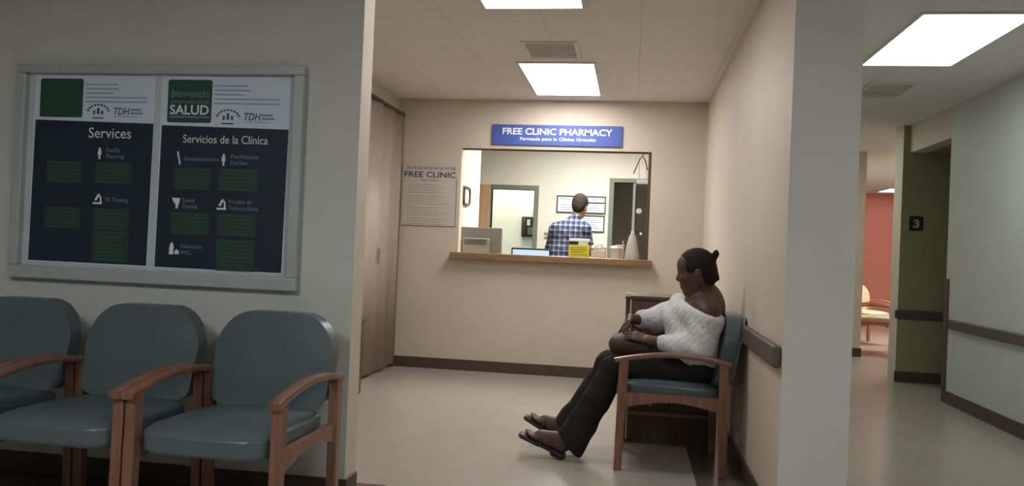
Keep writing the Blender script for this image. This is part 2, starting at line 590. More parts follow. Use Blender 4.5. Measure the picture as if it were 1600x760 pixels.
M['ledge'] = wood_mat('brown_ledge_wood', rgb(126, 96, 68), rgb(150, 118, 86), 0.35, 1, 0)
M['door_wood'] = wood_mat('tan_door_wood', rgb(168, 132, 98), rgb(188, 150, 114), 0.45, 0.6)
M['frame_green'] = mat('grey_green_door_frame', rgb(108, 114, 102), 0.45, 0.04)
M['accordion'] = mat('beige_accordion_vinyl', rgb(168, 152, 138), 0.55, 0.06, 3, stretch=(6, 6, .4))
M['brown_trim'] = mat('brown_trim', rgb(84, 64, 48), 0.5, 0.05)
M['blue_sign'] = mat('blue_sign_plastic', rgb(72, 92, 164), 0.45, 0.05, 4)
M['chrome'] = mat('chrome', rgb(200, 200, 200), 0.2, 0, metal=1)
M['black'] = mat('black_plastic', rgb(34, 34, 35), 0.45, 0.05)
M['grey_plastic'] = mat('grey_plastic', rgb(122, 120, 110), 0.5, 0.04)
M['grey_light'] = mat('light_grey_plastic', rgb(148, 144, 132), 0.5, 0.04)
M['dark_grey'] = mat('dark_grey_metal', rgb(58, 58, 55), 0.45, 0.06)
M['screen'] = mat('lit_screen', rgb(120, 160, 210), 0.3, 0, emit=(.70, .84, 1.0), estr=0.62)
M['yellow'] = mat('yellow_card', rgb(206, 192, 44), 0.6, 0.06, 20)
M['tissue'] = mat('white_tissue', rgb(240, 236, 226), 0.9, 0.02)
M['tissue_box'] = mat('pinkish_beige_card', rgb(206, 184, 164), 0.7, 0.04)
M['frost'] = mat('frosted_plastic', rgb(206, 202, 190), 0.35, 0.04)
M['grey_bottle'] = mat('greyish_translucent_plastic', rgb(176, 174, 162), 0.35, 0.06)
M['skin_dark'] = mat('deep_brown_skin', rgb(78, 57, 46), 0.5, 0.06, 12, 0.03, 300, spec=0.35)
M['skin_tan'] = mat('tan_skin', rgb(170, 128, 104), 0.5, 0.05, 12)
M['hair_black'] = mat('black_brown_hair', rgb(36, 30, 26), 0.8, 0.2, 60, 0.3, 160, spec=0.2)
M['hair_brown'] = mat('dark_brown_hair', rgb(34, 28, 23), 0.85, 0.2, 40, 0.1, 120, spec=0.2)
M['eye_white'] = mat('eye_white', rgb(214, 208, 198), 0.3, 0)
M['eye_dark'] = mat('dark_iris', rgb(28, 20, 16), 0.2, 0)
M['blouse'] = mat('white_textured_knit', rgb(205, 205, 205), 0.9, 0.10, 45, 0.5, 90, spec=0.2)
M['trousers'] = mat('black_trousers', rgb(34, 33, 31), 0.85, 0.1, 20, 0.1, 200, spec=0.2)
M['leather'] = mat('dark_brown_leather', rgb(58, 42, 35), 0.62, 0.1, 10, 0.15, 120)
M['sandal'] = mat('black_sandal', rgb(36, 30, 27), 0.45, 0.05)
M['plaid'] = plaid_mat('blue_white_plaid_cotton')
M['jeans'] = mat('dark_blue_denim', rgb(52, 58, 78), 0.85, 0.1, 20)

# ------------------------------------------------------------------ room shell
H = 2.654
YF, YB = 3.54, 7.627
XL, XR, XE, XP = -2.342, 0.653, -1.273, 0.934
YP = 10.46            # far wall of the pharmacy
# floor: one mesh, dark border tiles beside the walls
xs = [-6, XL, -1.16, 0.385, XR, XP, 2.8, 7]
ys = [-4, 3.30, 3.84, YB, 18]
bm = BM()
for i in range(len(xs) - 1):
    for j in range(len(ys) - 1):
        x0, x1, y0, y1 = xs[i], xs[i + 1], ys[j], ys[j + 1]
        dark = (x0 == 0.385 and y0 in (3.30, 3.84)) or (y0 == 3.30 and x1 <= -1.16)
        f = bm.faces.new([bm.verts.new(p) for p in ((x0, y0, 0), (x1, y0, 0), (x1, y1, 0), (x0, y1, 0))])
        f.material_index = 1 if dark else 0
bmesh.ops.remove_doubles(bm, verts=bm.verts[:], dist=1e-5)
r = bmesh.ops.extrude_face_region(bm, geom=bm.faces[:])
for v in [g for g in r['geom'] if isinstance(g, bmesh.types.BMVert)]:
    v.co.z -= 0.1
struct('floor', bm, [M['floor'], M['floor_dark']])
struct('ceiling', bxo(-6, -4, H, 7, 18, H + .1), M['ceiling'])

def faced(bm, rules):
    for f in bm.faces:
        f.normal_update()
        n = f.normal
        for (ax_, sg, mi) in rules:
            if n[ax_] * sg > 0.9: f.material_index = mi

bm = bxo(-6, YF, 0, XE, YF + .143, H)
bm.normal_update(); faced(bm, [(0, 1, 1), (1, 1, 1)])
struct('wall_front', bm, [M['grey_green'], M['cream']])
struct('wall_left', bxo(XL - .12, YF + .143, 0, XL, YB, H), M['cream'])
bm = bxo(XR, YF, 0, XP, 10.75, H)
bm.normal_update(); faced(bm, [(0, -1, 1)])
struct('wall_right', bm, [M['grey_green'], M['cream']])
WX0, WX1, WZ0, WZ1 = -1.686, 0.150, 1.118, 2.176
bm = BM()
box(bm, -5, YB, 0, WX0, YB + .12, H); box(bm, WX1, YB, 0, XR, YB + .12, H)
box(bm, WX0, YB, 0, WX1, YB + .12, WZ0); box(bm, WX0, YB, WZ1, WX1, YB + .12, H)
struct('wall_back', bm, M['cream'])
# pharmacy interior
struct('wall_pharmacy_left', bxo(-1.95, YB + .12, 0, -1.80, 9.2, H), M['off_white'])
DX0, DX1, DZ = -1.885, -1.31, 2.0
EX0, EX1, EZ = -0.262, 0.45, 2.13
bm = BM()
box(bm, -4.5, YP, 0, DX0, YP + .12, H); box(bm, DX0, YP, DZ, DX1, YP + .12, H)
box(bm, DX1, YP, 0, EX0, YP + .12, H); box(bm, EX0, YP, EZ, EX1, YP + .12, H); box(bm, EX1, YP, 0, XR, YP + .12, H)
struct('wall_pharmacy_back', bm, M['off_white'])
struct('wall_pharmacy_side', bxo(-4.62, YB + .12, 0, -4.5, YP + .12, H), M['cream'])
struct('wall_lit_room_back', bxo(-3.5, 11.75, 0, -0.8, 11.87, H), M['white_paint'])
struct('wall_lit_room_right', bxo(-.95, YP + .12, 0, -.8, 11.75, H), M['white_paint'])
struct('wall_lit_room_left', bxo(-3.5, YP + .12, 0, -3.38, 11.75, H), M['white_paint'])
struct('wall_dark_room_back', bxo(-.8, 12.6, 0, .934, 12.72, H), M['grey_green'])
struct('wall_dark_room_left', bxo(-.8, 11.87, 0, -.68, 12.6, H), M['grey_green'])
struct('wall_dark_room_right', bxo(.8, 10.75, 0, .934, 12.6, H), M['grey_green'])
# corridor side
XC = 2.80
struct('wall_corridor_right', bxo(XC, -4, 0, XC + .15, 7.65, H), M['grey_green'])
struct('wall_corridor_header', bxo(XC, 7.65, 2.37, XC + .15, 8.73, H), M['cream'])
struct('wall_niche_ceiling', bxo(XC + .15, 7.65, 2.37, 4.2, 8.73, 2.45), M['olive'])
struct('wall_niche_side', bxo(4.2, 7.5, 0, 4.3, 8.73, H), M['olive'])
struct('wall_niche_front', bxo(XC + .15, 7.5, 0, 4.2, 7.65, H), M['olive'])
bm = bxo(2.735, 8.73, 0, 7, 8.98, H)
bm.normal_update(); faced(bm, [(0, -1, 1), (1, 1, 1)])
struct('wall_niche_back', bm, [M['olive'], M['cream']])
struct('wall_corridor_end', bxo(XP, 10.86, 0, 2.965, 11.0, H), M['cream'])
struct('wall_pink_room_left', bxo(2.81, 11.0, 0, 2.93, 17.2, H), M['cream'])
struct('wall_pink_room_back', bxo(2.81, 17.2, 0, 7, 17.35, H), M['pink'])
struct('wall_pink_room_right', bxo(6.88, 8.98, 0, 7, 17.2, H), M['cream'])
# lobby shell behind the camera
struct('wall_lobby_left', bxo(-6, -4, 0, -5.88, YF, H), M['grey_green'])
struct('wall_lobby_rear', bxo(-5.88, -4, 0, XC, -3.88, H), M['grey_green'])

# ------------------------------------------------------------------ baseboards, rails, window frame
BH = .105
t_ = .012
struct('baseboard_back', bxo(XL, YB - t_, 0, XR, YB, BH, .004), M['base'])
struct('baseboard_right', bxo(XR - t_, YF, 0, XR, YB - t_, BH, .004), M['base'])
struct('baseboard_front', bxo(-5.88, YF - t_, 0, XE + t_, YF, BH, .004), M['base'])
struct('baseboard_end', bxo(XE, YF, 0, XE + t_, YF + .143, BH, .004), M['base'])
struct('baseboard_left', bxo(XL, YF + .143, 0, XL + t_, 6.5, BH, .004), M['base'])
struct('baseboard_niche', bxo(2.735 - t_, 8.73 - t_, 0, 4.2, 8.73, .11, .004), M['base'])
struct('baseboard_corridor_end', bxo(XP, 10.86 - t_, 0, 2.965 + t_, 10.86, .11, .004), M['base'])
struct('baseboard_corridor_right', bxo(XC - t_, -3.88, 0, XC, 7.65, .11, .004), M['base'])
bm = BM()
box(bm, XR - .035, YF + .02, .735, XR, 7.0, .832, .012, 3)
struct('trim_1', bm, M['rail'], 'dark grey-brown bumper rail along the cream wall behind the seated woman')
struct('trim_2', bxo(2.735 - .03, 8.73 - .035, .655, 4.2, 8.73, .742, .012, 3), M['rail'], 'dark bumper rail below the number 3 plate')
bm = BM()
box(bm, XC - .03, -3.8, .66, XC, 7.5, .745, .012, 3)
struct('trim_3', bm, M['rail'], 'dark bumper rail on the right corridor wall')
struct('trim_4', bxo(XC - .012, 7.575, .11, XC + .15, 7.662, 1.1, .004), M['brown_trim'], 'dark brown corner guard at the corridor corner')
# window frame (thin metal), and the pane fixed in its right part
wf = BM()
box(wf, WX1 - .028, YB + .002, WZ0, WX1, YB + .06, WZ1)
box(wf, WX0, YB + .03, WZ1 - .012, WX1 - .028, YB + .07, WZ1)
struct('window_1', wf, M['brown_trim'], 'brown metal edging of the pharmacy service window')
bm = BM(); box(bm, -1.745, YB - .10, 1.088, .185, YB, 1.152, .006);
struct('trim_5', bxo(WX0, YB + .0005, WZ0, WX1, YB + .12, 1.152), M['ledge'], 'inner sill of the service window')
led = obj('service_ledge', bm, M['ledge'])
tag(led, 'brown wooden ledge along the bottom of the pharmacy service window', 'ledge')
rs = obj('counter_top', bxo(-1.78, YB + .13, 1.04, .60, 8.45, 1.085, .006), M['ledge'])
cab = BM(); box(cab, -1.76, YB + .14, 0, .58, 8.38, 1.04)
ctr = obj('base_unit', cab, M['cream'])
t = thing('pharmacy_counter', 'wooden counter inside the pharmacy behind the service window', 'counter', (0, 0, 0))
rs.parent = t; ctr.parent = t

# ------------------------------------------------------------------ ceiling lights and vents
def ceiling_light(x0, y0, x1, y1, dm, label, name='ceiling_light', group=None):
    t = thing(name, label, 'ceiling light', ((x0 + x1) / 2, (y0 + y1) / 2, H))
    if group: t['group'] = group
    a, b = (x1 - x0) / 2, (y1 - y0) / 2
    bm = BM()
    for q in ((-a - .022, -b - .022, a + .022, -b), (-a - .022, b, a + .022, b + .022), (-a - .022, -b, -a, b), (a, -b, a + .022, b)):
        box(bm, q[0], q[1], -.012, q[2], q[3], 0, .002, 1)
    obj('frame', bm, M['white_metal'], t)
    bm = BM(); box(bm, -a, -b, -.007, a, b, -.001)
    obj('diffuser', bm, dm, t)
    return t

ceiling_light(-.925, 6.09, -.348, 7.317, M['diff_warm'], 'rectangular ceiling light panel nearest the pharmacy wall, lit white')
ceiling_light(-.925, 4.07, -.348, 4.69, M['diff_warm'], 'rectangular ceiling light panel at the top edge of the photo, above the seating alcove')
ceiling_light(1.60, 4.84, 2.20, 6.08, M['diff_corr'], 'bright ceiling light panel in the corridor at upper right')
ceiling_light(1.5, 9.1, 2.1, 10.3, M['diff_corr'], 'added unseen light panel behind the pier, brightening the far end of the corridor')  # added lamp, out of sight, to brighten the corridor end and niche edge
ceiling_light(4.78, 15.9, 5.28, 16.7, M['diff_far'], 'small far ceiling light in front of the pink wall')
ceiling_light(4.5, 12.2, 5.1, 13.4, M['diff_pink'], 'added unseen light panel for the pink room and its chairs, behind the numbered wall')  # unseen lamp put in to light the chairs and the pink wall
ceiling_light(-.85, 8.3, -.25, 9.5, M['diff_pharm'], 'added unseen light panel brightening the pharmacy, above the man in the plaid shirt')  # added to light the pharmacy interior; the fixture itself is never seen
ceiling_light(-2.2, 10.75, -1.2, 11.5, M['diff_back'], 'added unseen light panel brightening the room behind the pharmacy doorway')  # unseen fill lamp that makes the doorway room bright
ceiling_light(-2.3, -.4, -1.7, .8, M['diff_front'], 'added unseen light panel for the front row of chairs, behind the viewer')  # unseen fixture added to light the front wall and chairs
ceiling_light(.9, -.4, 1.5, .8, M['diff_front'], 'added unseen light panel on the corridor side of the lobby, behind the viewer')  # second added foreground fixture, outside the view, lighting the pier side

def vent(x, y, sx_, sy_, label):
    t = thing('ceiling_vent', label, 'vent', (x, y, H))
    bm = BM()
    a, b = sx_ / 2, sy_ / 2
    for q in ((-a, -b, a, -b + .03), (-a, b - .03, a, b), (-a, -b + .03, -a + .03, b - .03), (a - .03, -b + .03, a, b - .03)):
        box(bm, q[0], q[1], -.012, q[2], q[3], 0, .003, 1)
    obj('frame', bm, M['white_metal'], t)
    obj('backing', bxo(-a + .03, -b + .03, -.003, a - .03, b - .03, -.001), M['white_metal'], t)
    bm = BM()
    n = 7
    for k in range(n):
        yy = -b + .04 + (2 * b - .08) * (k + .5) / n
        v = box(bm, -a + .03, yy - .012, -.010, a - .03, yy + .012, -.004)
        for q in v: q.co.z += (q.co.y - yy) * .12
    obj('slats', bm, M['white_metal'], t)
vent(-.63, 5.70, .40, .46, 'square white air vent in the ceiling between the two alcove light panels')
vent(2.02, 7.0, .38, .60, 'pale air vent in the corridor ceiling beyond the bright light panel')

# ------------------------------------------------------------------ noticeboard and posters (left)
YW = YF
nb = thing('noticeboard', 'wide aluminium-framed noticeboard with two navy clinic posters above the teal chairs', 'noticeboard', (0, 0, 0))
BX0, BX1, BZ0, BZ1 = -3.03, -1.535, .962, 2.014
fw = .052
bm = BM()
for q in ((BX0, BZ0, BX1, BZ0 + fw + .012), (BX0, BZ1 - fw + .008, BX1, BZ1), (BX0, BZ0 + fw + .012, BX0 + fw, BZ1 - fw + .008), (BX1 - fw, BZ0 + fw + .012, BX1, BZ1 - fw + .008)):
    box(bm, q[0], YW - .045, q[1], q[2], YW, q[3], .006, 2)
obj('frame', bm, M['alu'], nb)
obj('backing', bxo(BX0 + fw, YW - .012, BZ0 + fw + .012, BX1 - fw, YW - .004, BZ1 - fw + .008), M['board'], nb)

YPST = YW - .015
def block_lines(bm, x0, z0, x1, z1, n, y):
    for k in range(n):
        zz = z1 - (k + .5) * (z1 - z0) / n
        bars(bm, y, [(x0 + .006, zz - .0035, x1 - .006 - random.random() * .03, zz + .0035)])

def icon(bm, kind, x, z, y):
    B = lambda *q: bars(bm, y, [(x + q[0], z + q[1], x + q[2], z + q[3])])
    if kind == 'syringe':
        for k in range(5): B(-.004 + k * .003, -.012 * (k - 2) - .008, .004 + k * .003, -.012 * (k - 2) + .008)
    elif kind == 'family':
        B(-.005, .012, .006, .024); B(-.009, -.012, .009, .011); B(-.004, -.032, .005, -.012)
    elif kind == 'tooth':
        prism(bm, [(x - .02, z + .024), (x + .022, z + .022), (x + .018, z), (x + .009, z - .028), (x + .001, z - .028), (x - .001, z - .006), (x - .012, z + .004)], y - .0008, y)
    elif kind == 'microscope':
        B(-.024, -.026, .024, -.017)
        prism(bm, [(x - .016, z - .006), (x + .000, z + .022), (x + .012, z + .026), (x + .008, z + .014), (x - .006, z - .010)], y - .0008, y)
        prism(bm, [(x + .008, z + .014), (x + .018, z + .016), (x + .022, z - .017), (x + .012, z - .017), (x + .013, z + .000)], y - .0008, y)
    else:
        prism(bm, [(x - .024, z - .028), (x - .001, z - .028), (x - .001, z + .012), (x - .006, z + .028), (x - .016, z + .028), (x - .022, z + .008)], y - .0008, y)
        prism(bm, [(x + .006, z - .026), (x + .026, z - .026), (x + .028, z - .014), (x + .018, z - .006), (x + .016, z), (x + .012, z - .006), (x + .004, z - .014)], y - .0008, y)

def emblem(bm, x, z, y):
    for k in range(9):
        a = math.radians(20 + 140 * k / 8)
        cx_, cz_ = x + .058 * math.cos(a), z + .042 * math.sin(a) - .008
        bars(bm, y, [(cx_ - .006, cz_ - .004, cx_ + .006, cz_ + .004)])
    bars(bm, y, [(x - .006, z - .012, x + .006, z + .018), (x - .026, z - .014, x - .016, z + .006), (x + .016, z - .014, x + .026, z + .006), (x - .03, z - .034, x + .03, z - .028)])

def poster(x0, x1, ztop, zmid, zbot, tilt, label, spanish):
    xc = (x0 + x1) / 2
    t = thing('clinic_poster', label, 'poster', (0, 0, 0), group='posters in the noticeboard')
    y = YPST
    obj('paper', bxo(x0, y, zbot - .008, x1, y + .002, ztop), M['paper'], t)
    W = x1 - x0
    bm = BM(); prism(bm, [(x0 + .004, zbot), (x1 - .008, zbot - .002), (x1 - .002, zmid - .004), (x0 + .010, zmid + .006)], y - .001, y)
    obj('navy_panel', bm, M['navy'], t)
    y1 = y - .001
    # header
    if spanish:
        lx0, lx1 = x0 + .035, x0 + .262
    else:
        lx0, lx1 = x0 + .03, x0 + .262
    bm = BM(); prism(bm, rounded(lx0, zmid + .020, lx1, ztop - .018, (.01,) * 4, 3), y - .001, y)
    lg = obj('green_logo', bm, M['green_print'], t)
    if spanish:
        text('lettering', 'bienvenido', (lx0 + lx1) / 2, y1, zmid + .142, .040, M['print_grey'], lg, width=.195, shear=.15)
        text('lettering', 'DEPARTAMENTO DE', (lx0 + lx1) / 2, y1, zmid + .112, .014, M['print_grey'], lg, width=.195)
        text('lettering', 'SALUD', (lx0 + lx1) / 2, y1, zmid + .060, .046, M['print_white'], lg, width=.200, bold=.015)
        bm = BM(); bars(bm, y1, [(lx0 + .012, zmid + .044, lx1 - .012, zmid + .051)])
        obj('rule', bm, M['print_grey'], lg)
    bm = BM()
    for k, (a, b) in enumerate(((0, .17), (0, .18), (0, .15), (0, .33), (0, .33))):
        zz = ztop - .045 - k * .021
        bars(bm, y, [(lx1 + .012 + a, zz - .004, min(x1 - .012, lx1 + .012 + b), zz + .003)])
    obj('small_print', bm, M['print_blue'], t)
    bm = BM(); emblem(bm, lx1 + .085, zmid + .050, y)
    obj('emblem', bm, M['print_dark'], t)
    text('lettering', 'TDH', lx1 + .205, y, zmid + .036, .036, M['print_dark'], t, width=.085, shear=.2, bold=.01)
    bm = BM(); bars(bm, y, [(lx1 + .255, zmid + .056, lx1 + .31, zmid + .066), (lx1 + .255, zmid + .040, lx1 + .32, zmid + .049), (lx1 + .165, zmid + .026, lx1 + .30, zmid + .029)])
    obj('logo_print', bm, M['print_grey'], t)
    # panel
    H0 = zmid - .052
    if spanish:
        text('heading', 'Servicios de la Clínica', xc + .01, y1, H0 - .024, .040, M['print_white'], t, width=.43)
        cols = (x0 + .10, x0 + .335)
        rows = (zmid - .150, zmid - .365, zmid - .585)
        items = [(0, 0, 'syringe', ['Inmunizaciones']), (1, 0, 'family', ['Planificación', 'Familiar']), (0, 1, 'tooth', ['Salud', 'Dental']),
                 (1, 1, 'microscope', ['Prueba de', 'Tuberculosis']), (0, 2, 'bottle', ['Nutrición', 'WIC'])]
    else:
        text('heading', 'Services', x0 + .415, y1, H0 - .026, .052, M['print_white'], t, width=.225)
        cols = (x0 + .10, x0 + .365)
        rows = (zmid - .150, zmid - .375, zmid - .585)
        items = [(1, 0, 'family', ['Family', 'Planning']), (1, 1, 'microscope', ['TB Testing'])]
    for ci, ri, kd, ln in items:
        ix, iz = cols[ci], rows[ri]
        bm = BM(); icon(bm, kd, ix, iz, y1)
        obj('icon', bm, M['print_white'], t)
        for k, s_ in enumerate(ln):
            zz = iz + (.008 if len(ln) == 2 else -.008) - .030 * k
            text('lettering', s_, ix + .034, y1, zz - .004, .021, M['print_grey'], t, align='LEFT')
    for ci in (0, 1):
        for ri in (0, 1, 2):
            if ri == 2 and ci == 0: continue
            bx0 = cols[ci] - .018; bx1 = bx0 + .195
            zt = rows[ri] - (.045 if ri < 2 else -.055)
            zb = zt - (.105 if ri < 2 else .15)
            bm = BM(); bars(bm, y1, [(bx0, zb, bx1, zt)])
            g = obj('text_block', bm, M['green_block'], t)
            bm = BM(); block_lines(bm, bx0, zb, bx1, zt, 6 if ri < 2 else 8, y1 - .0008)
            obj('text_lines', bm, M['green_line'], g)
    return t

poster(-2.268, -1.612, 1.966, 1.722, 1.046, 0, 'navy Spanish poster headed Servicios de la Clínica, right half of the noticeboard', True)
poster(-2.945, -2.300, 1.966, 1.738, 1.050, 0, 'navy English poster headed Services, left half of the noticeboard', False)

# ------------------------------------------------------------------ waiting chairs
LEGX, LEGY = .285, .27
def make_chair(name, label, vinyl, wood, shell):
    t = thing(name, label, 'chair')
    # seat: thick waterfall cushion
    bm = BM()
    r = bmesh.ops.create_cube(bm, size=1.0)
    bmesh.ops.subdivide_edges(bm, edges=bm.edges[:], cuts=11, use_grid_fill=True)
    for v in bm.verts:
        x, y, z = v.co.x * 2, v.co.y * 2, v.co.z * 2
        # superellipse rounding
        p = 6.0
        q = (abs(x) ** p + abs(y) ** p + abs(z) ** p) ** (1 / p)
        mx_ = max(abs(x), abs(y), abs(z))
        k = mx_ / q if q else 1
        x, y, z = x * k, y * k, z * k
        X = x * .262; Y = y * .295 - .022; Z = .445 + z * .05
        if z > 0:
            Z += .014 * (1 - x * x) * (1 - y * y)
            Z += .010 * max(0, -y) ** 2 - .010 * max(0, y)
            Z -= .026 * z * max(0, (-y - .45) / .55) ** 2
        if y < 0 and z < 0: Z -= .008 * y * y
        v.co = Vector((X, Y, Z))
    obj('seat', bm, vinyl, t, smooth=True)
    # backrest
    bm = BM()
    out = rounded(-.270, .50, .270, .872, (.05, .05, .150, .150), 12)
    prism(bm, out, -.036, .036, .028, 5)
    for v in bm.verts:
        z = v.co.z
        u = (z - .50) / .415
        x = v.co.x * (.94 + .06 * min(1, max(0, u * 2)))
        if z > .70: z += .030 * (1 - (v.co.x / .27) ** 2) * min(1, (z - .70) / .15)
        y = v.co.y - .014 * (1 - (v.co.x / .27) ** 2) * (1 if v.co.y < 0 else -.3)
        v.co = Vector((x, .255 + y + u * .085, z * 1.0 - .012))
    bmesh.ops.triangulate(bm, faces=[f for f in bm.faces if len(f.verts) > 4])
    obj('backrest', bm, vinyl, t, angle=50)
    for s in (-1, 1):
        # armrest: bowed bar, lower at the front tip
        bm = BM()
        pts = []
        for k in range(15):
            u = k / 14
            y = -.322 + u * .632
            z = .603 + .054 * math.sin(math.pi * (u * .86 + .02)) ** .9 - .008 * u
            pts.append((s * LEGX, y, z))
        sweep_rect(bm, pts, (1, 0, 0), .049, .028, .010)
        obj('armrest', bm, wood, t, angle=40)
        for (y, top, dy) in ((-LEGY, .612, 0.0), (LEGY, .618, .012)):
            bm = BM()
            v = box(bm, s * LEGX - .021, y - .027, 0, s * LEGX + .021, y + .027, top, .005, 2)
            for q in bm.verts:
                f = 1 - q.co.z / top
                q.co.y = y + (q.co.y - y) * (1 - .22 * f) + dy * f
                if y < 0: q.co.y -= .016 * f
            obj('leg', bm, wood, t)
        # side rail with arched lower edge
        bm = BM()
        n = 12
        poly = [(-LEGY + .02, .435), (LEGY - .02, .432)]
        low = [(-LEGY + .02 + (2 * LEGY - .04) * (1 - k / n), .352 + .040 * math.sin(math.pi * k / n)) for k in range(n + 1)]
        poly += low
        prism(bm, poly, s * LEGX - .014, s * LEGX + .014)
        for q in bm.verts: q.co = Vector((q.co.y, q.co.x, q.co.z))
        obj('side_rail', bm, wood, t)
    for y in (-.12, .22):
        obj('cross_rail', bxo(-LEGX + .014, y - .012, .362, LEGX - .014, y + .012, .402, .004), wood, t)
    bm = BM()
    prism(bm, rounded(-.255, .515, .255, .866, (.04, .04, .14, .14), 10), -.012, .016, .008, 3)
    for v in bm.verts:
        z = v.co.z
        if z > .70: z += .030 * (1 - (v.co.x / .27) ** 2) * min(1, (z - .70) / .15)
        v.co = Vector((v.co.x, .300 + v.co.y + (z - .50) / .415 * .075 + .012 * (1 - (v.co.x / .27) ** 2), z - .016))
    bmesh.ops.triangulate(bm, faces=[f for f in bm.faces if len(f.verts) > 4])
    obj('back_shell', bm, shell, t, angle=50)
    # curved back frame behind the cushion joins the rear legs
    bm = BM()
    sweep_rect(bm, [(-LEGX + .02, .285, .56), (-.14, .325, .575), (0, .335, .58), (.14, .325, .575), (LEGX - .02, .285, .56)], (0, 0, 1), .05, .018, .005)
    obj('back_frame', bm, wood, t, angle=40)
    return t

ch = make_chair('waiting_chair', 'teal vinyl chair with wooden arms nearest the wall end, below the Spanish poster', M['vinyl'], M['wood'], M['vinyl_shell'])
ch['group'] = 'teal waiting chairs'
ch.location = (-1.513, 2.985, 0)
dup(ch, (-2.133, 2.985, 0), 0, 'teal vinyl chair with wooden arms second from the wall end, below the gap between posters')
dup(ch, (-2.753, 2.985, 0), 0, 'teal vinyl chair at the far left of the row, mostly outside the photo')
wch = dup(ch, (.252, 4.765, 0), -math.pi / 2, 'teal chair with wooden arms against the right wall, the woman in white sits on it')
pc = make_chair('waiting_chair', 'cream cushioned chair with reddish wooden legs, nearer one in the pink room', M['vinyl_cream'], M['wood_pale'], M['vinyl_cream'])
pc['group'] = 'cream chairs in the pink room'
pc.location = (3.34, 11.55, 0); pc.rotation_euler.z = math.radians(80)
dup(pc, (3.52, 12.75, 0), math.radians(20), 'cream chair with pale upright back against the pink wall, farther one in the pink room')

# ------------------------------------------------------------------ accordion door, cabinets
ad = bpy.data.objects.new('door_1', None); C.objects.link(ad); ad['kind'] = 'structure'
ad['label'] = 'beige folding accordion door on the left side of the alcove'
bm = BM()
n = 7
pts = []
for k in range(n):
    y = 6.56 + (7.575 - 6.56) * k / (n - 1)
    pts.append((XL + (.040 if k % 2 else .064), y))
fine = []
for (a, b) in zip(pts, pts[1:]):
    for u in (0, .12, .3, .5, .7, .88):
        e = .5 - .5 * math.cos(math.pi * u)
        fine.append((a[0] + (b[0] - a[0]) * e, a[1] + (b[1] - a[1]) * u))
fine.append(pts[-1])
th = .006
lo = [(x - th, y) for x, y in fine]
poly = fine + lo[::-1]
vb = [bm.verts.new((x, y, .03)) for x, y in poly]; vt = [bm.verts.new((x, y, 2.47)) for x, y in poly]
N = len(poly)
for k in range(N):
    bm.faces.new((vb[k], vb[(k + 1) % N], vt[(k + 1) % N], vt[k]))
h2 = len(fine)
for k in range(h2 - 1):
    for L in (vb, vt):
        bm.faces.new((L[k], L[k + 1], L[N - 2 - k], L[N - 1 - k]))
obj('folding_panel', bm, M['accordion'], ad, smooth=True)
obj('end_post', bxo(XL, 7.578, .0, XL + .06, 7.612, 2.5, .004), M['brown_trim'], ad)
obj('top_track', bxo(XL, 6.50, 2.47, XL + .075, 7.612, 2.50, .004), M['brown_trim'], ad)
bm = BM(); box(bm, XL + .068, 6.93, 1.02, XL + .088, 6.955, 1.16, .004)
obj('pull_handle', bm, M['chrome'], ad)

t = thing('end_cabinet', 'narrow dark brown cabinet on the alcove left wall, almost hidden behind the wall end', 'cabinet', (0, 0, 0))
obj('body', bxo(XL + .002, 5.42, .03, -2.045, 5.97, .59, .006), M['dark_wood'], t)
obj('top', bxo(XL + .002, 5.40, .59, -2.02, 5.99, .615, .006), M['dark_wood'], t)
obj('plinth', bxo(XL + .012, 5.45, 0, -2.07, 5.94, .03), M['base'], t)

t = thing('magazine_cabinet', 'dark brown wooden cabinet with a pale left edge, standing behind the seated woman', 'cabinet', (0, 0, 0))
cx0, cx1, cy0, cy1 = -.025, .545, 5.13, 5.55
obj('body', bxo(cx0, cy0, .03, cx1, cy1, .915, .004), M['dark_wood'], t)
obj('top', bxo(cx0 - .004, cy0 - .012, .915, cx1, cy1, .938, .005), M['dark_wood'], t)
bm = BM(); box(bm, cx0 + .028, cy0 - .006, .03, cx0 + .036, cy0 + .002, .915); box(bm, cx0 - .006, cy0 - .014, .930, cx0 + .03, cy0 + .02, .956, .004)
obj('edge_strip', bm, M['frost'], t)
for a, b in ((.04, .295), (.302, .556)):
    d = obj('door', bxo(cx0 + a, cy0 - .014, .22, cx0 + b, cy0, .90, .004), M['dark_wood'], t)
    bm = BM(); tube(bm, [(cx0 + (b - .03 if a < .2 else a + .03), cy0 - .03, .60), (cx0 + (b - .03 if a < .2 else a + .03), cy0 - .03, .70)], .005, 8)
    obj('handle', bm, M['chrome'], d)
obj('bottom_rail', bxo(cx0 + .04, cy0 - .010, .185, cx0 + .556, cy0, .212, .003), M['ledge'], t)
obj('plinth', bxo(cx0 + .02, cy0 + .02, 0, cx1 - .01, cy1 - .01, .03), M['base'], t)

# ------------------------------------------------------------------ pharmacy sign and notice
t = thing('pharmacy_sign', 'blue sign reading FREE CLINIC PHARMACY above the service window', 'sign', (0, 0, 0))
obj('panel', bxo(-1.391, YB - .02, 2.212, -.133, YB, 2.412, .004), M['blue_sign'], t)
text('lettering', 'FREE CLINIC PHARMACY', -.762, YB - .02, 2.318, .062, M['print_white'], t, width=1.06, bold=.025)
text('lettering', 'Farmacia para la Clínica Gratuita', -.750, YB - .02, 2.262, .030, M['print_white'], t, width=.73, bold=.02)

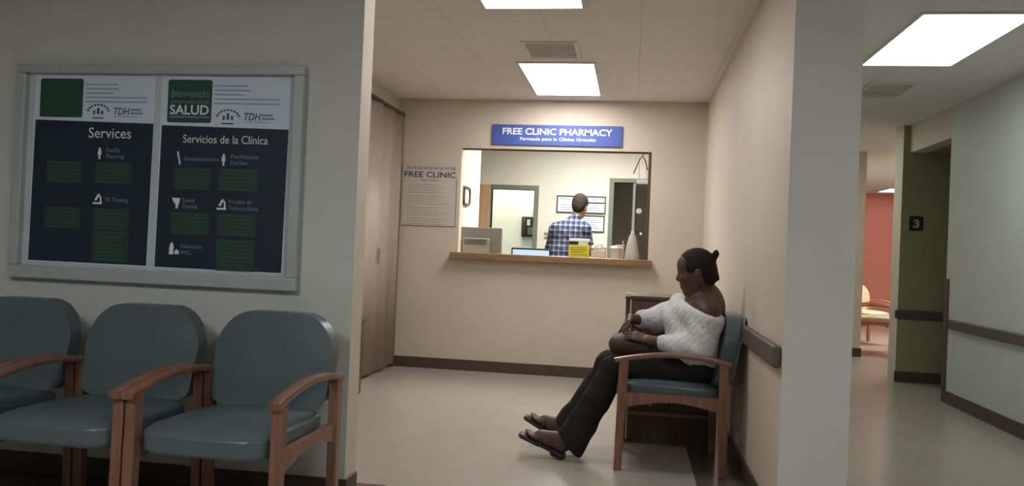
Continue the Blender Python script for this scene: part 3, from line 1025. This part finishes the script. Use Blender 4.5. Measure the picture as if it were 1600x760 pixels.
t = thing('clinic_notice', 'large white FREE CLINIC paper notice beside the accordion door', 'notice', (0, 0, 0))
y = YB
obj('paper', bxo(-2.272, y - .006, 1.395, -1.722, y - .001, 2.022), M['notice_paper'], t)
bm = BM(); bars(bm, y - .006, [(-2.27, 1.396, -1.722, 1.401), (-1.728, 1.396, -1.722, 1.86)])
obj('border_line', bm, M['print_dark'], t)
bm = BM()
for k in range(9):
    xx = -2.235 + k * .056
    bars(bm, y - .006, [(xx, 1.952 + .004 * (k % 2), xx + .045, 1.982)])
obj('text_lines', bm, M['print_soft'], t)
text('lettering', 'FREE CLINIC', -1.997, y - .006, 1.878, .056, M['print_dark'], t, width=.52, bold=.02)
bm = BM(); bars(bm, y - .006, [(-2.09, 1.842, -1.91, 1.856)])
rnd = random.Random(3)
z = 1.80
for k in range(15):
    bars(bm, y - .006, [(-2.22, z - .003, -2.22 + .28 + rnd.random() * .18, z + .003)])
    z -= .025 if k % 4 != 3 else .036
obj('text_lines', bm, M['print_soft'], t)

# ------------------------------------------------------------------ pharmacy doors and fittings
d2 = bpy.data.objects.new('door_2', None); C.objects.link(d2); d2['kind'] = 'structure'
d2['label'] = 'pharmacy doorway to the bright room, tan wooden leaf folded back'
bm = BM()
fwd_ = .062
box(bm, DX0 - .02, YP - .02, DZ, DX1 + fwd_, YP + .13, DZ + .058, .004)
box(bm, DX1, YP - .02, 0, DX1 + fwd_, YP + .13, DZ, .004)
box(bm, DX0 - .02, YP - .02, 0, DX0, YP + .13, DZ, .004)
obj('door_frame', bm, M['frame_green'], d2)
lf = bxo(-.84, -.02, .01, 0, .02, 2.05, .003)
leaf = obj('door_leaf', lf, M['door_wood'], d2)
leaf.location = (DX0 - .01, YP - .05, 0); leaf.rotation_euler.z = math.radians(4)
bm = BM(); lathe(bm, [(.026, 0), (.026, .008), (.010, .012), (.010, .035), (.026, .045), (.028, .06), (.02, .072), (.001, .075)], 14)
k_ = obj('door_knob', bm, M['chrome'], leaf, smooth=True); k_.rotation_euler.x = math.radians(90); k_.location = (-.155, -.02, 1.50)
d3 = bpy.data.objects.new('door_3', None); C.objects.link(d3); d3['kind'] = 'structure'
d3['label'] = 'grey-green framed doorway to a dark room on the right in the pharmacy'
bm = BM()
box(bm, EX0 - .062, YP - .02, EZ, EX1 + .062, YP + .13, EZ + .055, .004)
box(bm, EX0 - .062, YP - .02, 0, EX0, YP + .13, EZ, .004)
box(bm, EX1, YP - .02, 0, EX1 + .062, YP + .13, EZ, .004)
obj('door_frame', bm, M['frame_green'], d3)

def framed_notice(x0, z0, x1, z1, split, label):
    t = thing('framed_notice', label, 'notice', (0, 0, 0), group='framed notices in the pharmacy')
    y = YP
    bm = BM(); b_ = .015
    for q in ((x0, z0, x1, z0 + b_), (x0, z1 - b_, x1, z1), (x0, z0 + b_, x0 + b_, z1 - b_), (x1 - b_, z0 + b_, x1, z1 - b_)):
        box(bm, q[0], y - .02, q[1], q[2], y, q[3], .002, 1)
    if split:
        box(bm, split, y - .02, (z0 + z1) / 2 + .02, x1 - b_, y, (z0 + z1) / 2 + .036)
    obj('frame', bm, M['dark_grey'], t)
    obj('paper', bxo(x0 + b_, y - .010, z0 + b_, x1 - b_, y - .002, z1 - b_), M['paper'], t)
    bm = BM()
    n = max(3, int((z1 - z0) / .035))
    for k in range(n):
        zz = z0 + .045 + k * (z1 - z0 - .09) / (n - 1)
        if split and abs(zz - (z0 + z1) / 2 - .028) < .018: continue
        bars(bm, y - .010, [(x0 + .05, zz - .004, x1 - .05 - (k % 3) * .03, zz + .004)])
    obj('text_lines', bm, M['print_grey'], t)
framed_notice(-1.005, 1.712, -.362, 1.940, -.62, 'wide dark-framed notice on the pharmacy wall behind the man\'s head')
framed_notice(-.73, 1.472, -.370, 1.690, None, 'smaller dark-framed notice directly below the wide one in the pharmacy')

t = thing('wall_phone', 'black wall phone seen on the bright wall through the pharmacy doorway', 'phone', (0, 0, 0))
px, pz, py = -1.535, 1.545, 11.75
obj('body', bxo(px - .10, py - .07, pz - .15, px + .11, py, pz + .15, .015, 3), M['black'], t)
bm = BM(); tube(bm, [(px - .055, py - .075, pz - .12), (px - .055, py - .10, pz - .09), (px - .055, py - .10, pz + .09), (px - .055, py - .075, pz + .12)], [.024, .018, .018, .024], 10)
obj('handset', bm, M['dark_grey'], t, smooth=True)
obj('label_plate', bxo(px - .02, py - .073, pz + .02, px + .03, py - .069, pz + .11), M['frost'], t)
bm = BM()
for i in range(3):
    for j in range(4):
        box(bm, px + .0 + i * .03, py - .075, pz - .11 + j * .028, px + .018 + i * .03, py - .069, pz - .093 + j * .028)
obj('keypad', bm, M['grey_light'], t)
for (a, b, c, d_, lb) in ((-1.62, 1.28, -1.46, 1.38, 'white paper taped below the black wall phone'), (-1.50, 1.72, -1.37, 1.84, 'white paper taped above the black wall phone')):
    tag(obj('paper_sheet', bxo(a, 11.744, b, c, 11.75, d_), M['paper']), lb, 'paper')

t = thing('wall_switch', 'small grey switch plate on the pharmacy wall left of the man in plaid', 'switch', (0, 0, 0))
for z in (1.43, 1.375):
    obj('plate', bxo(-1.155, YP - .012, z - .018, -1.085, YP, z + .014, .002), M['grey_plastic'], t)

# oval framed piece on the side wall, seen edge-on
t = thing('oblong_frame', 'small brown-rimmed oblong frame hanging on the pharmacy side wall', 'frame', (0, 0, 0))
xw = -1.80
ol = rounded(8.24, 1.655, 8.56, 1.855, (.05,) * 4, 6)
il = rounded(8.265, 1.675, 8.535, 1.835, (.04,) * 4, 6)
bm = BM()
n = len(ol)
for x_a, x_b in ((xw, xw + .03),):
    A = [bm.verts.new((x_b, a, b)) for a, b in ol]; B = [bm.verts.new((x_b, a, b)) for a, b in il]
    A2 = [bm.verts.new((x_a, a, b)) for a, b in ol]; B2 = [bm.verts.new((x_a, a, b)) for a, b in il]
    for k in range(n):
        j = (k + 1) % n
        bm.faces.new((A[k], A[j], B[j], B[k])); bm.faces.new((A2[k], A2[j], A[j], A[k])); bm.faces.new((B[k], B[j], B2[j], B2[k])); bm.faces.new((A2[k], B2[k], B2[j], A2[j]))
obj('rim', bm, M['brown_trim'], t)
bm = BM()
prism(bm, il, xw, xw + .012)
for q in bm.verts: q.co = Vector((q.co.y, q.co.x, q.co.z))
obj('face', bm, M['print_white'], t)

# ------------------------------------------------------------------ things on the counter
CT = 1.085
t = thing('computer_monitor', 'grey monitor back turned to the room at the left end of the window', 'monitor', (-1.55, 8.12, CT))
bm = BM(); box(bm, -.218, -.03, .03, .218, .02, .33, .012, 3); obj('casing', bm, M['grey_plastic'], t)
bm = BM(); box(bm, -.19, -.085, .05, .10, -.03, .22, .02, 3); obj('rear_housing', bm, M['grey_light'], t)
bm = BM()
for k in range(6): box(bm, -.16, -.088, .15 + k * .01, .07, -.084, .154 + k * .01)
obj('vent_slots', bm, M['dark_grey'], t)
bm = BM(); box(bm, -.04, -.02, 0.01, .04, .01, .05); lathe(bm, [(.11, 0), (.11, .008), (.09, .014)], 20); obj('stand', bm, M['grey_plastic'], t)

t = thing('tilted_screen', 'low screen glowing pale blue on the counter beside the man in plaid', 'screen', (-1.01, 7.99, CT))
bm = BM()
v = box(bm, -.20, -.012, .0, .20, .012, .135, .005)
obj('bezel', bm, M['black'], t)
obj('display', bxo(-.185, -.0145, .010, .185, -.012, .118), M['screen'], t)
bm = BM(); box(bm, -.20, -.17, 0, .20, -.012, .012, .004); obj('keyboard_base', bm, M['grey_light'], t)
bm = BM(); box(bm, -.06, -.0155, .03, .05, -.0140, .06); obj('window_pane', bm, M['print_white'], t)

t = thing('flyer_holder', 'yellow flyer box with a white top sheet standing on the window ledge', 'flyer box', (-.503, 7.685, 1.152))
bm = BM(); box(bm, -.10, -.03, 0, .10, .045, .118, .003); obj('box', bm, M['yellow'], t)
bm = BM(); box(bm, -.10, -.018, .118, .10, .045, .152, .002); obj('dark_band', bm, M['black'], t)
bm = BM(); box(bm, -.01, -.022, .118, .085, -.018, .150); obj('card', bm, M['frost'], t)
bm = BM(); v = box(bm, -.10, -.012, .152, .10, .02, .182, .002); obj('top_sheet', bm, M['print_white'], t)
bm = BM(); bars(bm, -.030, [(-.08, .085, .07, .095), (-.08, .065, .08, .075), (-.08, .045, .05, .055), (-.08, .02, .08, .03)]); obj('text_lines', bm, mat('olive_print', rgb(150, 138, 40), .6, 0), t)

t = thing('tissue_box', 'pinkish beige box with a puff of white tissue on the window ledge', 'tissue box', (-.312, 7.69, 1.152))
bm = BM(); v = box(bm, -.075, -.05, 0, .065, .05, .075, .004); obj('box', bm, M['tissue_box'], t)
Fd = Field()
for (x, z, r_) in ((-.05, .10, .028), (-.02, .125, .032), (.02, .13, .03), (.045, .105, .026), (0, .10, .035), (.06, .095, .014)):
    Fd.ell((x, 0.0, z), (r_, .03, r_ * .8), k=.012)
Fd.mesh('tissue', .005, M['tissue'], t, disp=lambda x, y, z: .004 * np.sin(90 * x + 40 * z) * np.sin(70 * y + 55 * z))

t = thing('plastic_tub', 'short frosted plastic tub between the tissue box and the cone bottle', 'tub', (-.155, 7.70, 1.152))
bm = BM(); lathe(bm, [(.056, 0), (.058, .01), (.064, .09), (.067, .095), (.067, .105), (.06, .108), (.058, .10), (.052, .02), (.002, .015)], 20); obj('tub_body', bm, M['frost'], t, angle=40)
bm = BM(); lathe(bm, [(.05, .10), (.05, .118), (.045, .122), (.001, .123)], 20); obj('lid', bm, M['grey_bottle'], t, angle=40)
t = thing('plastic_cup', 'small clear-white cup behind the frosted tub on the counter', 'cup', (-.12, 7.85, CT))
bm = BM(); lathe(bm, [(.03, 0), (.045, .20), (.047, .205), (.042, .20), (.028, .01), (.001, .008)], 18); obj('cup_body', bm, M['frost'], t, angle=40)
bm = BM(); tube(bm, [(0.01, 0, .01), (.03, 0, .245)], .004, 8); obj('straw', bm, M['tissue_box'], t)
t = thing('cone_bottle', 'tall grey tapered bottle at the right end of the window ledge', 'bottle', (.0, 7.70, 1.152))
bm = BM(); lathe(bm, [(.070, 0), (.073, .008), (.066, .06), (.050, .14), (.034, .21), (.026, .235), (.001, .237)], 22); obj('bottle_body', bm, M['grey_bottle'], t, angle=40)
bm = BM(); lathe(bm, [(.018, .235), (.018, .262), (.012, .268), (.001, .269)], 14); obj('cap', bm, M['frost'], t, angle=40)

t = thing('tall_locker', 'tall dark grey metal locker just inside the right end of the service window', 'locker', (0, 0, 0))
lx0, lx1, ly0, ly1 = 0.0, .50, 8.5, 8.95
obj('body', bxo(lx0, ly0, 0, lx1, ly1, 1.955, .006), M['dark_grey'], t)
bm = BM(); box(bm, lx0 - .012, ly0 - .016, .02, lx0 + .014, ly0 + .01, 1.95, .003); obj('edge_strip', bm, M['alu'], t)
dr = obj('door', bxo(lx0 + .025, ly0 - .012, .05, lx1 - .02, ly0, 1.93, .004), M['dark_grey'], t)
bm = BM(); lathe(bm, [(.03, 0), (.03, .006), (.02, .01), (.001, .011)], 16); q = obj('round_sticker', bm, M['frost'], dr); q.rotation_euler.x = math.radians(90); q.location = (lx0 + .055, ly0 - .012, 1.66)
bm = BM(); lathe(bm, [(.014, 0), (.014, .01), (.008, .02), (.001, .021)], 12); q = obj('lock', bm, M['print_white'], dr); q.rotation_euler.x = math.radians(90); q.location = (lx0 + .085, ly0 - .012, 1.42)

t = thing('wire_hanger', 'thin wire hanger with a small pale tray in the upper right corner of the window', 'hanger', (.07, 7.80, 0))
bm = BM()
tube(bm, [(-.085, 0, 1.985), (-.03, 0, 2.13), (-.005, 0, 2.155), (.02, 0, 2.12), (.05, 0, 2.02)], .0055, 8)
tube(bm, [(-.005, 0, 2.155), (.005, -.02, 2.175), (.012, -.06, 2.172)], .0045, 8)
obj('wire', bm, M['brown_trim'], t, smooth=True)
bm = BM(); tube(bm, [(-.035, 0, 2.09), (-.03, 0, 1.905)], .003, 6); tube(bm, [(.035, 0, 2.07), (.045, 0, 1.905)], .003, 6)
obj('cords', bm, M['grey_light'], t)
bm = BM(); box(bm, -.05, -.03, 1.885, .062, .03, 1.925, .004); obj('tray', bm, M['frost'], t)

# ------------------------------------------------------------------ number plate in the corridor niche
t = thing('number_plate', 'dark square plate with a white 3 on the corridor niche wall', 'sign', (0, 0, 0))
obj('plate', bxo(2.815, 8.715, 1.565, 2.95, 8.73, 1.715, .004), M['black'], t)
text('lettering', '3', 2.882, 8.715, 1.600, .080, mat('grey_numeral', rgb(175, 178, 170), .5, 0), t, width=.062, bold=.03)

# ------------------------------------------------------------------ seated woman
W0 = 4.765      # her centre line (Y)
wm = thing('person', 'woman in white off-shoulder blouse and black trousers seated sideways, hands on a handbag', 'person', (0.40, W0, 0))
PX = wm.location.copy()
def rel(o):
    o.location = o.location - PX
    return o
B = Field()
# torso
B.ell((.405, W0, .585), (.150, .200, .105), k=.05)
B.ell((.385, W0, .700), (.150, .180, .140), k=.06)
B.ell((.405, W0, .835), (.128, .170, .150), k=.06)
B.cap((.425, W0 - .125, .905), (.425, W0 + .125, .905), .080, k=.06)
B.ell((.462, W0, .915), (.080, .145, .120), k=.05)
B.cap((.430, W0 - .005, .93), (.390, W0 - .02, 1.055), .085, .070, k=.05)
hp, hR = head(B, (.375, W0 - .04, 1.112), (-.985, .12, -.14), (-.12, 0, 1), 1.07, .9)
# near arm
sh_n = (.435, W0 - .185, .885); el_n = (.395, W0 - .205, .685); wr_n = (.115, W0 - .135, .712)
B.cap(sh_n, el_n, .062, .046, k=.04); B.cap(el_n, wr_n, .046, .029, k=.03)
hand(B, wr_n, (-.92, .20, .22), (-.15, -.5, .85), (0, .6, .8), .42, 1.0)
# far arm
sh_f = (.425, W0 + .185, .885); el_f = (.17, W0 + .200, .795); wr_f = (.005, W0 + .050, .815)
B.cap(sh_f, el_f, .062, .046, k=.04); B.cap(el_f, wr_f, .046, .029, k=.03)
hand(B, wr_f, (-.25, -.85, -.35), (-.75, .0, .65), (-.3, -.2, -.9), .55, 1.0)
# legs
kn_n = (-.075, W0 - .135, .535); an_n = (-.300, W0 - .145, .100)
kn_f = (-.105, W0 + .065, .535); an_f = (-.360, W0 + .045, .125)
B.cap((.39, W0 - .10, .565), kn_n, .088, .060, k=.04); B.cap((.39, W0 + .10, .565), kn_f, .088, .060, k=.04)
B.cap(kn_n, (-.150, W0 - .14, .40), .056, .058, k=.03); B.cap((-.150, W0 - .14, .40), an_n, .056, .038, k=.03)
B.cap(kn_f, (-.185, W0 + .06, .40), .056, .058, k=.03); B.cap((-.185, W0 + .06, .40), an_f, .056, .038, k=.03)
FT = []
for hl, dd, an in (((-.352, W0 - .150, .020), (-.905, -.03, .375), an_n), ((-.365, W0 + .045, .052), (-.86, .02, .48), an_f)):
    d_ = unit(dd); u_ = unit((.42, 0, .9) - d_ * (np.array((.42, 0, .9)) @ d_))
    foot(B, np.array(hl) + u_ * .012, d_, u_)
    B.cap(np.array(hl) + d_ * .035 + u_ * .05, an, .036, .038, k=.02)
    FT.append((np.array(hl), d_, u_, np.cross(d_, u_)))
rel(B.mesh('body', .0055, M['skin_dark'], wm))
for o in list(C.objects):
    pass
n0 = set(o.name for o in wm.children)
eyes(hp, 1.07, wm, M['eye_white'], M['eye_dark'], M['hair_black'])
for o in wm.children:
    if o.name not in n0: rel(o)
# hair: slicked back cap with a small knot high at the back
Hd = Field()
hc = np.array((.375, W0 - .04, 1.112))
f_, r_, u_ = hR[:, 0], hR[:, 1], hR[:, 2]
P_ = lambda a, b, c: hc + (f_ * a + r_ * b + u_ * c) * 1.06
Hd.ell(P_(-.006, 0, .036), (.110, .088, .104), hR, k=.02)
Hd.ell(P_(-.050, 0, -.020), (.066, .070, .070), hR, k=.03)
Hd.cut(P_(.082, 0, .058), f_ * .80 - u_ * .52, .01)
Hd.cap(P_(-.096, 0, .070), P_(-.112, 0, .088), .022, .018, k=.012)
Hd.ell(P_(-.114, 0, .094), (.014, .022, .020), hR, k=.01)
Hd.cap(P_(-.098, 0, -.030), P_(-.108, 0, -.046), .018, .010, k=.015)
rel(Hd.mesh('hair', .0045, M['hair_black'], wm))
# blouse
Bl = Field()
Bl.ell((.385, W0, .705), (.172, .202, .165), k=.05)
Bl.ell((.400, W0, .850), (.152, .168, .165), k=.05)
Bl.ell((.285, W0 + .03, .830), (.085, .130, .095), k=.05)
Bl.ell((.420, W0, .610), (.150, .205, .090), k=.04)
Bl.cap((.435, W0 - .170, .875), (.400, W0 - .196, .690), .100, .080, k=.035)
Bl.cap((.400, W0 - .190, .690), (.285, W0 - .172, .690), .080, .060, k=.03)
Bl.cap((.285, W0 - .172, .694), (.205, W0 - .155, .702), .058, .052, k=.02)
Bl.cap((.400, W0 + .165, .893), (.17, W0 + .198, .812), .104, .080, k=.05)
Bl.cap((.17, W0 + .198, .805), (.075, W0 + .118, .812), .070, .052, k=.03)
Bl.cap((.44, W0 - .155, .64), (.36, W0 - .175, .635), .052, .045, k=.04)
Bl.ell((.315, W0 + .085, .915), (.075, .110, .085), k=.04)
Bl.cap((.365, W0 - .13, .885), (.345, W0 + .10, .925), .078, k=.04)
Bl.cut((.33, W0, .950), (.22, -.18, 1.0), .03)
def folds(x, y, z):
    return .0045 * np.sin(38 * x + 24 * z + 9 * y) * np.sin(31 * z - 18 * y + 5 * x) + .0022 * np.sin(110 * x - 60 * z) * np.sin(90 * y + 70 * z)
rel(Bl.mesh('blouse', .0065, M['blouse'], wm, disp=folds))
# trousers
Tr = Field()
Tr.ell((.405, W0, .580), (.162, .212, .098), k=.04)
Tr.cap((.39, W0 - .105, .562), (-.075, W0 - .135, .540), .094, .074, k=.05)
Tr.cap((.39, W0 + .105, .562), (-.105, W0 + .065, .540), .094, .074, k=.05)
Tr.cap((-.075, W0 - .135, .540), (-.165, W0 - .140, .36), .076, .078, k=.03)
Tr.cap((-.165, W0 - .140, .36), (-.345, W0 - .145, .030), .078, .100, k=.03)
Tr.cap((-.105, W0 + .065, .540), (-.20, W0 + .060, .36), .076, .078, k=.03)
Tr.cap((-.20, W0 + .060, .36), (-.405, W0 + .045, .050), .078, .094, k=.03)
Tr.cut((-.330, W0, .100), (-.70, 0, -.62), .006)
Tr.cut((0, 0, .016), (0, 0, -1), .006)
rel(Tr.mesh('trousers', .0065, M['trousers'], wm, disp=lambda x, y, z: .004 * np.sin(26 * x + 34 * z) * np.sin(40 * y + 12 * z)))
# sandals
for k, (hl, d_, u_, s_) in enumerate(FT):
    Sd = Field()
    R_ = np.stack([d_, s_, u_], 1)
    Sd.cap(hl + d_ * .01 + u_ * .0, hl + d_ * .25 + u_ * -.002, .0, .0, k=.001)
    Sd.p.pop()
    Sd.rbox(hl + d_ * .130 + u_ * .004, (.148, .040, .011), .010, R_, k=.01)
    Sd.rbox(hl + d_ * .205 + u_ * .002, (.062, .047, .010), .009, R_, k=.01)
    Sd.rbox(hl + d_ * .030 - u_ * .008, (.040, .036, .016), .012, R_, k=.01)
    sd = rel(Sd.mesh('sandal', .004, M['sandal'], wm))
    bm = BM()
    arc = [hl + d_ * .150 + s_ * (.046 * math.cos(a)) + u_ * (.014 + .052 * math.sin(a)) for a in np.linspace(0, math.pi, 11)]
    tube(bm, arc, .0075, 8)
    arc = [hl + d_ * (.19 - .05 * abs(math.cos(a))) + s_ * (.044 * math.cos(a)) + u_ * (.014 + .036 * math.sin(a)) for a in np.linspace(0, math.pi, 11)]
    tube(bm, arc, .0065, 8)
    st = obj('strap', bm, M['sandal'], sd, smooth=True); st.location = Vector((0, 0, 0)); 
    bm = BM()
    bmesh.ops.create_uvsphere(bm, u_segments=10, v_segments=6, radius=.008)
    bk = obj('buckle', bm, M['chrome'], sd, smooth=True)
    bk.location = Vector(hl + d_ * .150 + u_ * .070)
    bk.scale = (1.6, 1, .6)

# handbag on her lap under the hands
hb = thing('handbag', 'dark brown leather handbag lying on the seated woman\'s lap under her hands', 'handbag', (.02, W0 - .06, .62))
Hb = Field()
Hb.rbox((0, 0, .040), (.120, .085, .048), .045, k=.02)
Hb.ell((-.055, 0, .055), (.075, .082, .062), k=.03)
Hb.mesh('bag_body', .005, M['leather'], hb, disp=lambda x, y, z: .003 * np.sin(50 * x + 20 * z) * np.sin(44 * y))
bm = BM(); tube(bm, [(-.09, .06, .09), (-.06, .075, .14), (0, .08, .155), (.06, .075, .14), (.09, .06, .085)], .007, 8)
obj('strap', bm, M['leather'], hb, smooth=True)
bm = BM(); tube(bm, [(-.10, -.07, .062), (-.03, -.088, .066), (.05, -.088, .066), (.11, -.06, .06)], .003, 6)
obj('zip', bm, M['brown_trim'], hb, smooth=True)

# ------------------------------------------------------------------ man in the pharmacy, back turned
mn = thing('person', 'man in blue and white plaid shirt standing with his back turned inside the pharmacy', 'person', (-.80, 9.2, 0))
PX = mn.location.copy()
B = Field()
B.ell((-.80, 9.20, 1.00), (.165, .115, .14), k=.05)
B.ell((-.78, 9.22, 1.18), (.160, .110, .16), k=.06)
B.ell((-.745, 9.26, 1.38), (.175, .115, .17), k=.06)
B.cap((-.86, 9.27, 1.455), (-.59, 9.28, 1.480), .072, k=.06)
B.cap((-.70, 9.28, 1.54), (-.64, 9.33, 1.665), .062, .058, k=.04)
hp, hR = head(B, (-.622, 9.355, 1.745), (.30, .90, -.36), (.05, .34, .94), 1.0, 1.0)
for s, shx, elx, wrx in ((-1, -.895, -.955, -.86), (1, -.545, -.495, -.55)):
    B.cap((shx, 9.28, 1.455), (elx, 9.33, 1.22), .056, .045, k=.04)
    B.cap((elx, 9.33, 1.22), (wrx, 9.58, 1.20), .044, .028, k=.03)
    hand(B, (wrx, 9.58, 1.20), (-s * .25, .95, -.08), (0, .1, 1), (-s, .2, 0), .4, 1.05)
    B.cap((-.80 + s * .09, 9.20, .94), (-.80 + s * .10, 9.21, .50), .085, .058, k=.04)
    B.cap((-.80 + s * .10, 9.21, .50), (-.80 + s * .10, 9.18, .09), .055, .038, k=.03)
    foot(B, (-.80 + s * .10, 9.13, .012), (s * .12, 1, 0), (0, 0, 1))
rel(B.mesh('body', .0065, M['skin_tan'], mn))
n0 = set(o.name for o in mn.children)
eyes(hp, 1.0, mn, M['eye_white'], M['eye_dark'], M['hair_brown'])
for o in mn.children:
    if o.name not in n0: rel(o)
Hd = Field()
hc = np.array((-.622, 9.355, 1.745)); f_, r_, u_ = hR[:, 0], hR[:, 1], hR[:, 2]
P_ = lambda a, b, c: hc + (f_ * a + r_ * b + u_ * c)
Hd.ell(P_(-.014, 0, .040), (.112, .092, .106), hR, k=.02)
Hd.ell(P_(-.052, 0, -.022), (.068, .080, .092), hR, k=.03)
Hd.cut(P_(.078, 0, .052), f_ * .75 - u_ * .62, .01)
rel(Hd.mesh('hair', .006, M['hair_brown'], mn, disp=lambda x, y, z: .002 * np.sin(75 * x + 40 * z) * np.sin(70 * y + 50 * z)))
Sh = Field()
Sh.ell((-.80, 9.20, 1.02), (.185, .135, .16), k=.05)
Sh.ell((-.785, 9.22, 1.18), (.182, .130, .17), k=.06)
Sh.ell((-.745, 9.26, 1.38), (.200, .135, .18), k=.06)
Sh.cap((-.865, 9.27, 1.455), (-.585, 9.28, 1.480), .088, k=.06)
Sh.cap((-.715, 9.28, 1.50), (-.672, 9.31, 1.600), .092, .068, k=.05)
for s, shx, elx, wrx in ((-1, -.895, -.955, -.86), (1, -.545, -.495, -.55)):
    Sh.cap((shx, 9.28, 1.455), (elx, 9.33, 1.22), .072, .062, k=.04)
    Sh.cap((elx, 9.33, 1.22), (wrx, 9.54, 1.20), .060, .044, k=.03)
Sh.cut((0, 0, .92), (0, 0, -1), .006)
rel(Sh.mesh('plaid_shirt', .008, M['plaid'], mn, disp=lambda x, y, z: .004 * np.sin(30 * x + 28 * z) * np.sin(36 * z + 14 * x)))
Tr = Field()
Tr.ell((-.80, 9.20, .95), (.172, .125, .13), k=.04)
Sf = Field()
for s in (-1, 1):
    Tr.cap((-.80 + s * .09, 9.20, .92), (-.80 + s * .10, 9.21, .50), .094, .075, k=.03)
    Tr.cap((-.80 + s * .10, 9.21, .50), (-.80 + s * .10, 9.185, .08), .074, .066, k=.03)
Tr.cut((0, 0, .05), (0, 0, -1), .006)
rel(Tr.mesh('trousers', .008, M['jeans'], mn))
for s in (-1, 1):
    Sf = Field()
    hx = -.80 + s * .10
    Sf.cap((hx, 9.15, .045), (hx + s * .02, 9.30, .040), .045, .044, k=.02)
    Sf.cap((hx + s * .02, 9.30, .036), (hx + s * .028, 9.375, .034), .042, .034, k=.02)
    Sf.cap((hx, 9.165, .06), (hx, 9.18, .11), .046, .046, k=.02)
    Sf.cut((0, 0, .001), (0, 0, -1), .002)
    rel(Sf.mesh('shoe', .006, M['black'], mn))
